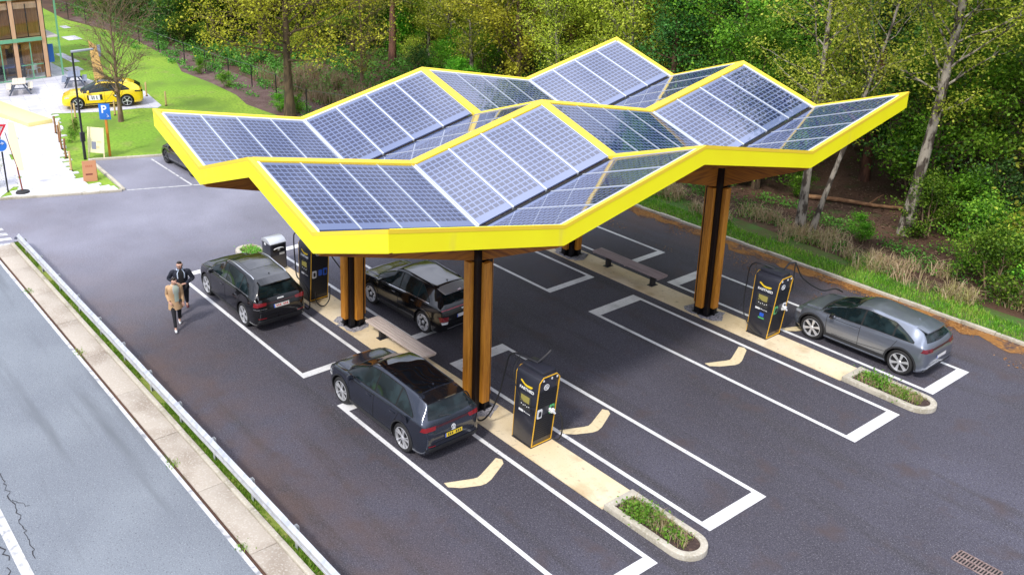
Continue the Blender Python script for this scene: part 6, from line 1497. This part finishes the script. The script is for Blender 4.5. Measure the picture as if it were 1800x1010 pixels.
# individual trees the photo singles out
big = grow(201, 11.5, .30, 46, .27, 6.4, .30, 34000, .13, oak_bark, L_olive, (.0, .0), clump=.55, subs=8, shape='wide')
put_tree('broadleaf_tree', big, (-27.4, 13.85, 0), 0, 1, 'large spreading olive-leaved tree with a straight brown trunk standing by the wire fence')
bare = grow(211, 6.6, .14, 46, .20, 3.5, .95, 5200, .05, twig_bark, L_brown, (.0, .01), clump=.32, subs=16, shape='vase')
put_tree('bare_tree', bare, (-32.1, 5.9, 0), R(30), 1, 'small almost bare tree on the lawn in front of the yellow car')
nb = grow(221, 13, .19, 34, .30, 3.0, .9, 16000, .10, birch_bark, L_birch, (-.01, .02), 1, clump=.42, subs=5)
put_tree('birch_tree', nb, (.1, 20.7, 0), 0, 1, 'white birch trunk standing in the dry grass just behind the kerb, right of the canopy')
nb2 = grow(222, 12.5, .11, 26, .30, 2.6, .9, 9000, .10, birch_bark, L_birch, (.20, .07), 1, clump=.42, subs=5)
put_tree('birch_tree', nb2, (.5, 20.75, 0), 0, 1, 'slender birch stem leaning right beside the white birch in the dry grass')
nb3 = grow(223, 15, .25, 34, .32, 3.8, .8, 18000, .11, birch_bark, L_birch, (.055, .03), 1, clump=.46, subs=5)
put_tree('birch_tree', nb3, (2.46, 24.04, 0), 0, 1, 'thick birch trunk rising from the leaf litter at the right of the wood')
put_tree('birch_tree', P_birch[0], (.7, 30.7, 0), 1, .9, 'thin pale birch stem behind the thick birch at the right')
put_tree('birch_tree', grow(224, 14, .18, 48, .08, 4.6, 1.0, 26000, .11, birch_bark, L_birch, (.02, .0), 3, clump=.5, subs=6), (-9.2, 33.4, 0), 0, 1, 'many-stemmed birch spreading yellow-green branches above the right canopy peak')
put_tree('birch_tree', P_birch[1], (-28.2, 29.9, 0), 2, 1.0, 'birch with a white lower trunk above the middle of the canopy')
put_tree('birch_tree', P_birch[2], (-32.2, 29.2, 0), 4, 1.0, 'birch with a greyish trunk left of the white-trunked one above the canopy')
put_tree('birch_tree', P_birch[0], (-46.5, 28.2, 0), 5, 1.05, 'slim birch with a pale trunk right of the large olive-leaved tree')
put_tree('pine_tree', P_dark[0], (-29.5, 48.5, 0), 0, 1.1, 'red-brown pine trunk rising at the top of the photo above the canopy peak')
put_tree('broadleaf_tree', P_brown[0], (-30.2, 20.5, 0), 0, .8, 'thin brown-stemmed young tree right of the large olive-leaved tree')
put_tree('broadleaf_tree', grow(225, 13, .22, 34, .3, 3.2, .9, 5200, .11, red_bark, L_brown, (.03, 0), 2, clump=.5, subs=6), (-35.5, 26.4, 0), 0, 1, 'reddish twin-trunked tree rising from the nettles above the left canopy peak')
# the wood
def inview(x, y, z):
    p = cam.matrix_world.inverted() @ Vector((x, y, z)); 
    if p.z > -1: return False
    u = 736.2+_f*p.x/-p.z; v = 360.65-_f*p.y/-p.z; return -260 < u < 2350 and -500 < v < 1100
def front(x): 
    return 21.6 if x > -6 else (22.5+(-6-x)*.12 if x > -30 else (25.4 if x > -36 else max(18.2, 25.4-(-36-x)*.55)))
rr = random.Random(99); spots = []
special = [(-27.4, 13.85), (-32.1, 5.9), (.1, 20.7), (2.46, 24.04), (.7, 30.7), (-9.2, 33.4), (-28.2, 29.9), (-32.2, 29.2), (-46.5, 28.2), (-29.5, 48.5), (-30.2, 20.5), (-35.5, 26.4)]
tries = 0
while len(spots) < 215 and tries < 30000:
    tries += 1; x = rr.uniform(-95, 34); d_ = rr.random()**1.3*44; y = front(x)+1.2+d_
    if x > -3 and y < 27 and d_ < 6 : continue
    if not (inview(x, y, 0) or inview(x, y, 8)): continue
    md = 2.9+d_*.03
    if any((x-a)**2+(y-c)**2 < (md if q > 11 else 3.0)**2 for q, (a, c) in enumerate(special+spots)): continue
    spots.append((x, y))
kinds = {
 'birch': ('birch_tree', P_birch, 'slender birch with thin yellow-green leaves among the trees of the wood', 'birches of the wood', .95),
 'olive': ('broadleaf_tree', P_olive, 'olive-leaved young broadleaf tree among the trees of the wood', 'olive broadleaf trees of the wood', 1.0),
 'green': ('broadleaf_tree', P_green, 'dense mid-green broadleaf tree among the trees of the wood', 'green broadleaf trees of the wood', 1.0),
 'bright': ('broadleaf_tree', P_brig, 'low bright-green tree in the understorey of the wood', 'bright understorey trees', 1.0),
 'dark': ('pine_tree', P_dark, 'dark evergreen tree among the trees of the wood', 'dark evergreens of the wood', 1.0),
 'brown': ('broadleaf_tree', P_brown, 'thin brown tree still mostly bare among the trees of the wood', 'nearly bare trees of the wood', 1.0)}
for (x, y) in spots:
    q = rr.random()
    if x < -50: w_ = dict(olive=.14, dark=.22, green=.40, brown=.14, birch=.08, bright=.06)
    elif x < -24: w_ = dict(birch=.46, olive=.16, green=.10, brown=.18, dark=.04, bright=.06)
    elif x < -8: w_ = dict(birch=.46, olive=.04, green=.20, brown=.10, dark=.08, bright=.08)
    else: w_ = dict(birch=.18, green=.36, bright=.26, dark=.16, brown=.04)
    tot = sum(w_.values()); acc = 0
    for kk, wv in w_.items():
        acc += wv/tot
        if q <= acc: break
    kd, pr, lb, gp, s0 = kinds[kk]
    put_tree(kd, rr.choice(pr), (x, y, -.05), rr.uniform(0, 6.28), s0*rr.uniform(.8, 1.2), lb, 'tree', gp)
# shrubs of the wood's edge and floor
sk = {'g': (P_sh_g, 'bright green leafy shrub in the undergrowth of the wood', 'bright shrubs of the undergrowth'), 'd': (P_sh_d, 'mid-green bush in the undergrowth of the wood', 'mid-green bushes of the undergrowth'),
      'e': (P_sh_e, 'dark evergreen bush in the undergrowth of the wood', 'dark bushes of the undergrowth'), 'o': (P_sh_o, 'twiggy yellow-green bush in the undergrowth of the wood', 'twiggy bushes of the undergrowth')}
def shrub(k, x, y, s, label=None): 
    pr, lb, gp = sk[k]; return put_tree('shrub', rr.choice(pr), (x, y, -.03), rr.uniform(0, 6.28), s, label or lb, 'shrub', None if label else gp)
n_ = 0; tries = 0; sp2 = []
while n_ < 165 and tries < 12000:
    tries += 1; x = rr.uniform(-80, 20); y = front(x)-.5+rr.random()**1.2*26
    if -4 < x < 3 and y < 28.5 : continue
    if 3 <= x < 6.5 and y < 24 : continue
    if not inview(x, y, .5) or any((x-a)**2+(y-c)**2 < 1.9 for a, c in sp2): continue
    sp2.append((x, y)); q = rr.random()
    k = 'g' if q < (.42 if -40 < x < -18 or x > 0 else .2) else ('d' if q < .65 else ('e' if q < .85 else 'o')); n_ += 1
    shrub(k, x, y, rr.uniform(.6, 1.35))
# the edge shrubs one can single out
shrub('o', 8.3, 24.0, 2.0, 'pale yellow-green bush filling the right edge of the photo'); shrub('g', 8.9, 20.9, 1.0, 'dark green leafy bush low at the right edge above the dry grass')
shrub('g', 4.0, 25.2, 1.25, 'fresh green bush at the foot of the thick birch'); shrub('g', 1.0, 27.5, 1.5, 'tall fresh green bush just left of the thick birch trunk'); shrub('d', 6.0, 22.4, 1.0, 'mid-green bush right of the dry grass tufts by the kerb')
shrub('g', -2.4, 24.6, .55, 'small bright bush on the leaf litter beside the timber column'); shrub('g', 1.9, 21.9, .5, 'tiny bright sapling in front of the white birch'); shrub('d', 7.3, 20.6, .9, 'mid-green bush above the verge near the grey car')
shrub('g', -28.6, 13.9, .48, 'small bright green bush left of the large tree foot'); shrub('d', -27.7, 14.6, .42, 'small mid-green bush touching the large tree trunk'); shrub('g', -41, 14.6, .5, 'small bright bush on the mulch by the fence')
shrub('d', -36.2, 14.2, .38, 'pale low bush on the mulch in front of the fence'); shrub('d', -30.9, 3.0, .30, 'dark green low bush beside the boardwalk posts'); shrub('d', -29.5, 2.4, .24, 'low green bush nearer the lamp post on the boardwalk edge')
shrub('o', -24.6, -2.6, .5, 'straggly bush below the road sign at the left edge')
# reeds, nettles, verge grass, dry grass
r_ = np.random.default_rng(5)
def field(n, x0, x1, y0, y1, keep=None, z=0, patch=0):
    out_ = []
    while len(out_) < n:
        x = r_.uniform(x0, x1, 4000); y = r_.uniform(y0, y1, 4000)
        k = np.ones(4000, bool)
        if patch: k &= (np.sin(x*1.9+np.sin(y*2.3)*1.3)+np.sin(y*3.1+x*.7)+r_.normal(0, .4, 4000)) > patch
        if keep: k &= np.array([keep(a, c) for a, c in zip(x, y)])
        out_ += [(a, c, z) for a, c in zip(x[k], y[k])]
    return out_[:n]
tag(stuff(blades('verge_grass', field(15000, -13.5, 20, KY+.15, 19.3)+field(7000, -13.5, 20, 19.0, 20.4, patch=.5), .05, .20, .012, grassleaf, seed=2)), 'bright green grass growing behind the kerb of the wood', 'grass')
tag(stuff(blades('dry_grass', [(a+g1, c+g2, 0) for (a, c, _) in field(170, -8, 14, 19.5, 21.2, patch=.7) for g1, g2 in r_.normal(0, .14, (34, 2))], .25, .85, .011, dryleaf, seed=3, lean=.5)), 'dry straw-coloured grass tufts between the verge and the wood', 'grass')
tag(stuff(blades('strip_weeds', [(x, y, .01) for x, y, _ in field(15000, -17, 8, -3.76, -3.46, patch=-.55)], .03, .12, .010, grassleaf, seed=4)), 'short grass growing under the guardrail', 'grass')
tag(stuff(blades('joint_weeds', [(x+a, -4.55+c*.6, .01) for x in (-7.0, -.1, 3.6, -12.3) for a, c in r_.normal(0, .12, (60, 2))], .03, .09, .009, grassleaf, seed=6)), 'weeds in the joints of the concrete gutter', 'weeds')
net = leafmat('nettle leaf', (.035, .12, .015), (.08, .26, .025), (.17, .40, .06), .3)
Pn = np.array(field(30000, -46, -13, 17.0, 30, patch=-.3)+field(16000, -78, -40, 15.8, 26, patch=-.2)); Pn[:, 2] = np.abs(r_.normal(.25, .22, len(Pn)))+.02
tag(stuff(link('ground_cover', quadmesh('ground_cover', leafquads(Pn, .16, r_), net))), 'bright green nettles and ivy covering the ground under the trees', 'ground cover')
Pn = np.array(field(12000, -12, 14, 19.6, 23.5, patch=.35)); Pn[:, 2] = np.abs(r_.normal(.08, .12, len(Pn)))+.02
tag(stuff(link('edge_ground_cover', quadmesh('edge_ground_cover', leafquads(Pn, .09, r_), net))), 'low green plants creeping between verge and leaf litter', 'ground cover')
tag(stuff(blades('reeds', [(a+g1, c+g2, 0) for (a, c, _) in field(120, -37, -24, 16.6, 20.5, patch=.1) for g1, g2 in r_.normal(0, .2, (40, 2))], .4, 1.2, .014, dryleaf, seed=8, lean=.3)), 'pale reeds beyond the wire fence right of the large tree', 'reeds')
Pn = np.array(field(9000, -60, -26, 14.3, 20, patch=.5)); Pn[:, 2] = np.abs(r_.normal(.10, .12, len(Pn)))+.02
tag(stuff(link('bed_plants', quadmesh('bed_plants', leafquads(Pn, .13, r_), net))), 'low plants growing on the mulch around the wire fence', 'plants')
Pn = np.array(field(14000, -14, 12, 20.5, 34)); Pn[:, 2] = np.abs(r_.normal(0, .02, len(Pn)))+.0
lit = leafmat('litter leaf', (.05, .028, .018), (.12, .07, .045), (.24, .16, .11), .1)
tag(stuff(link('fallen_leaves', quadmesh('fallen_leaves', leafquads(Pn, .10, r_, 3.), lit))), 'brown fallen leaves covering the floor of the wood', 'leaf litter')
Pn = np.array([(x, y, .012) for x, y, _ in field(5000, -13, 30, KY-.6, KY-.02, patch=-.4)]+[(x, y, .012) for x, y, _ in field(900, -12, 16, KY-2.6, KY-.5, patch=1.0)])
ndl = leafmat('fallen needle', (.20, .08, .02), (.34, .16, .04), (.42, .24, .09), .1)
tag(stuff(link('gutter_leaves', quadmesh('gutter_leaves', leafquads(Pn, .06, r_, 4.), ndl))), 'orange fallen leaves gathered along the kerb on the asphalt', 'leaf litter')
# fallen log
t = thing('fallen_log', 'long thin fallen log lying on the leaf litter behind the white birch', 'log', (-2.1, 24.6, .12), R(28)); g = MB(); g.tube([(0, 0, 0), (1.2, .05, .02), (2.6, -.05, .0), (4.2, .05, .04)], [.10, .09, .07, .04], 8); g.build('stem', mat('log bark', (.20, .10, .05), .85, noise=(5, (.36, .20, .10), .45, .65)), t, smooth=True)
g = MB(); g.tube([(2.4, 0, .02), (2.7, .5, .18), (2.9, .9, .22)], [.04, .03, .01], 5); g.build('branch', MATS['log bark'], t, smooth=True)
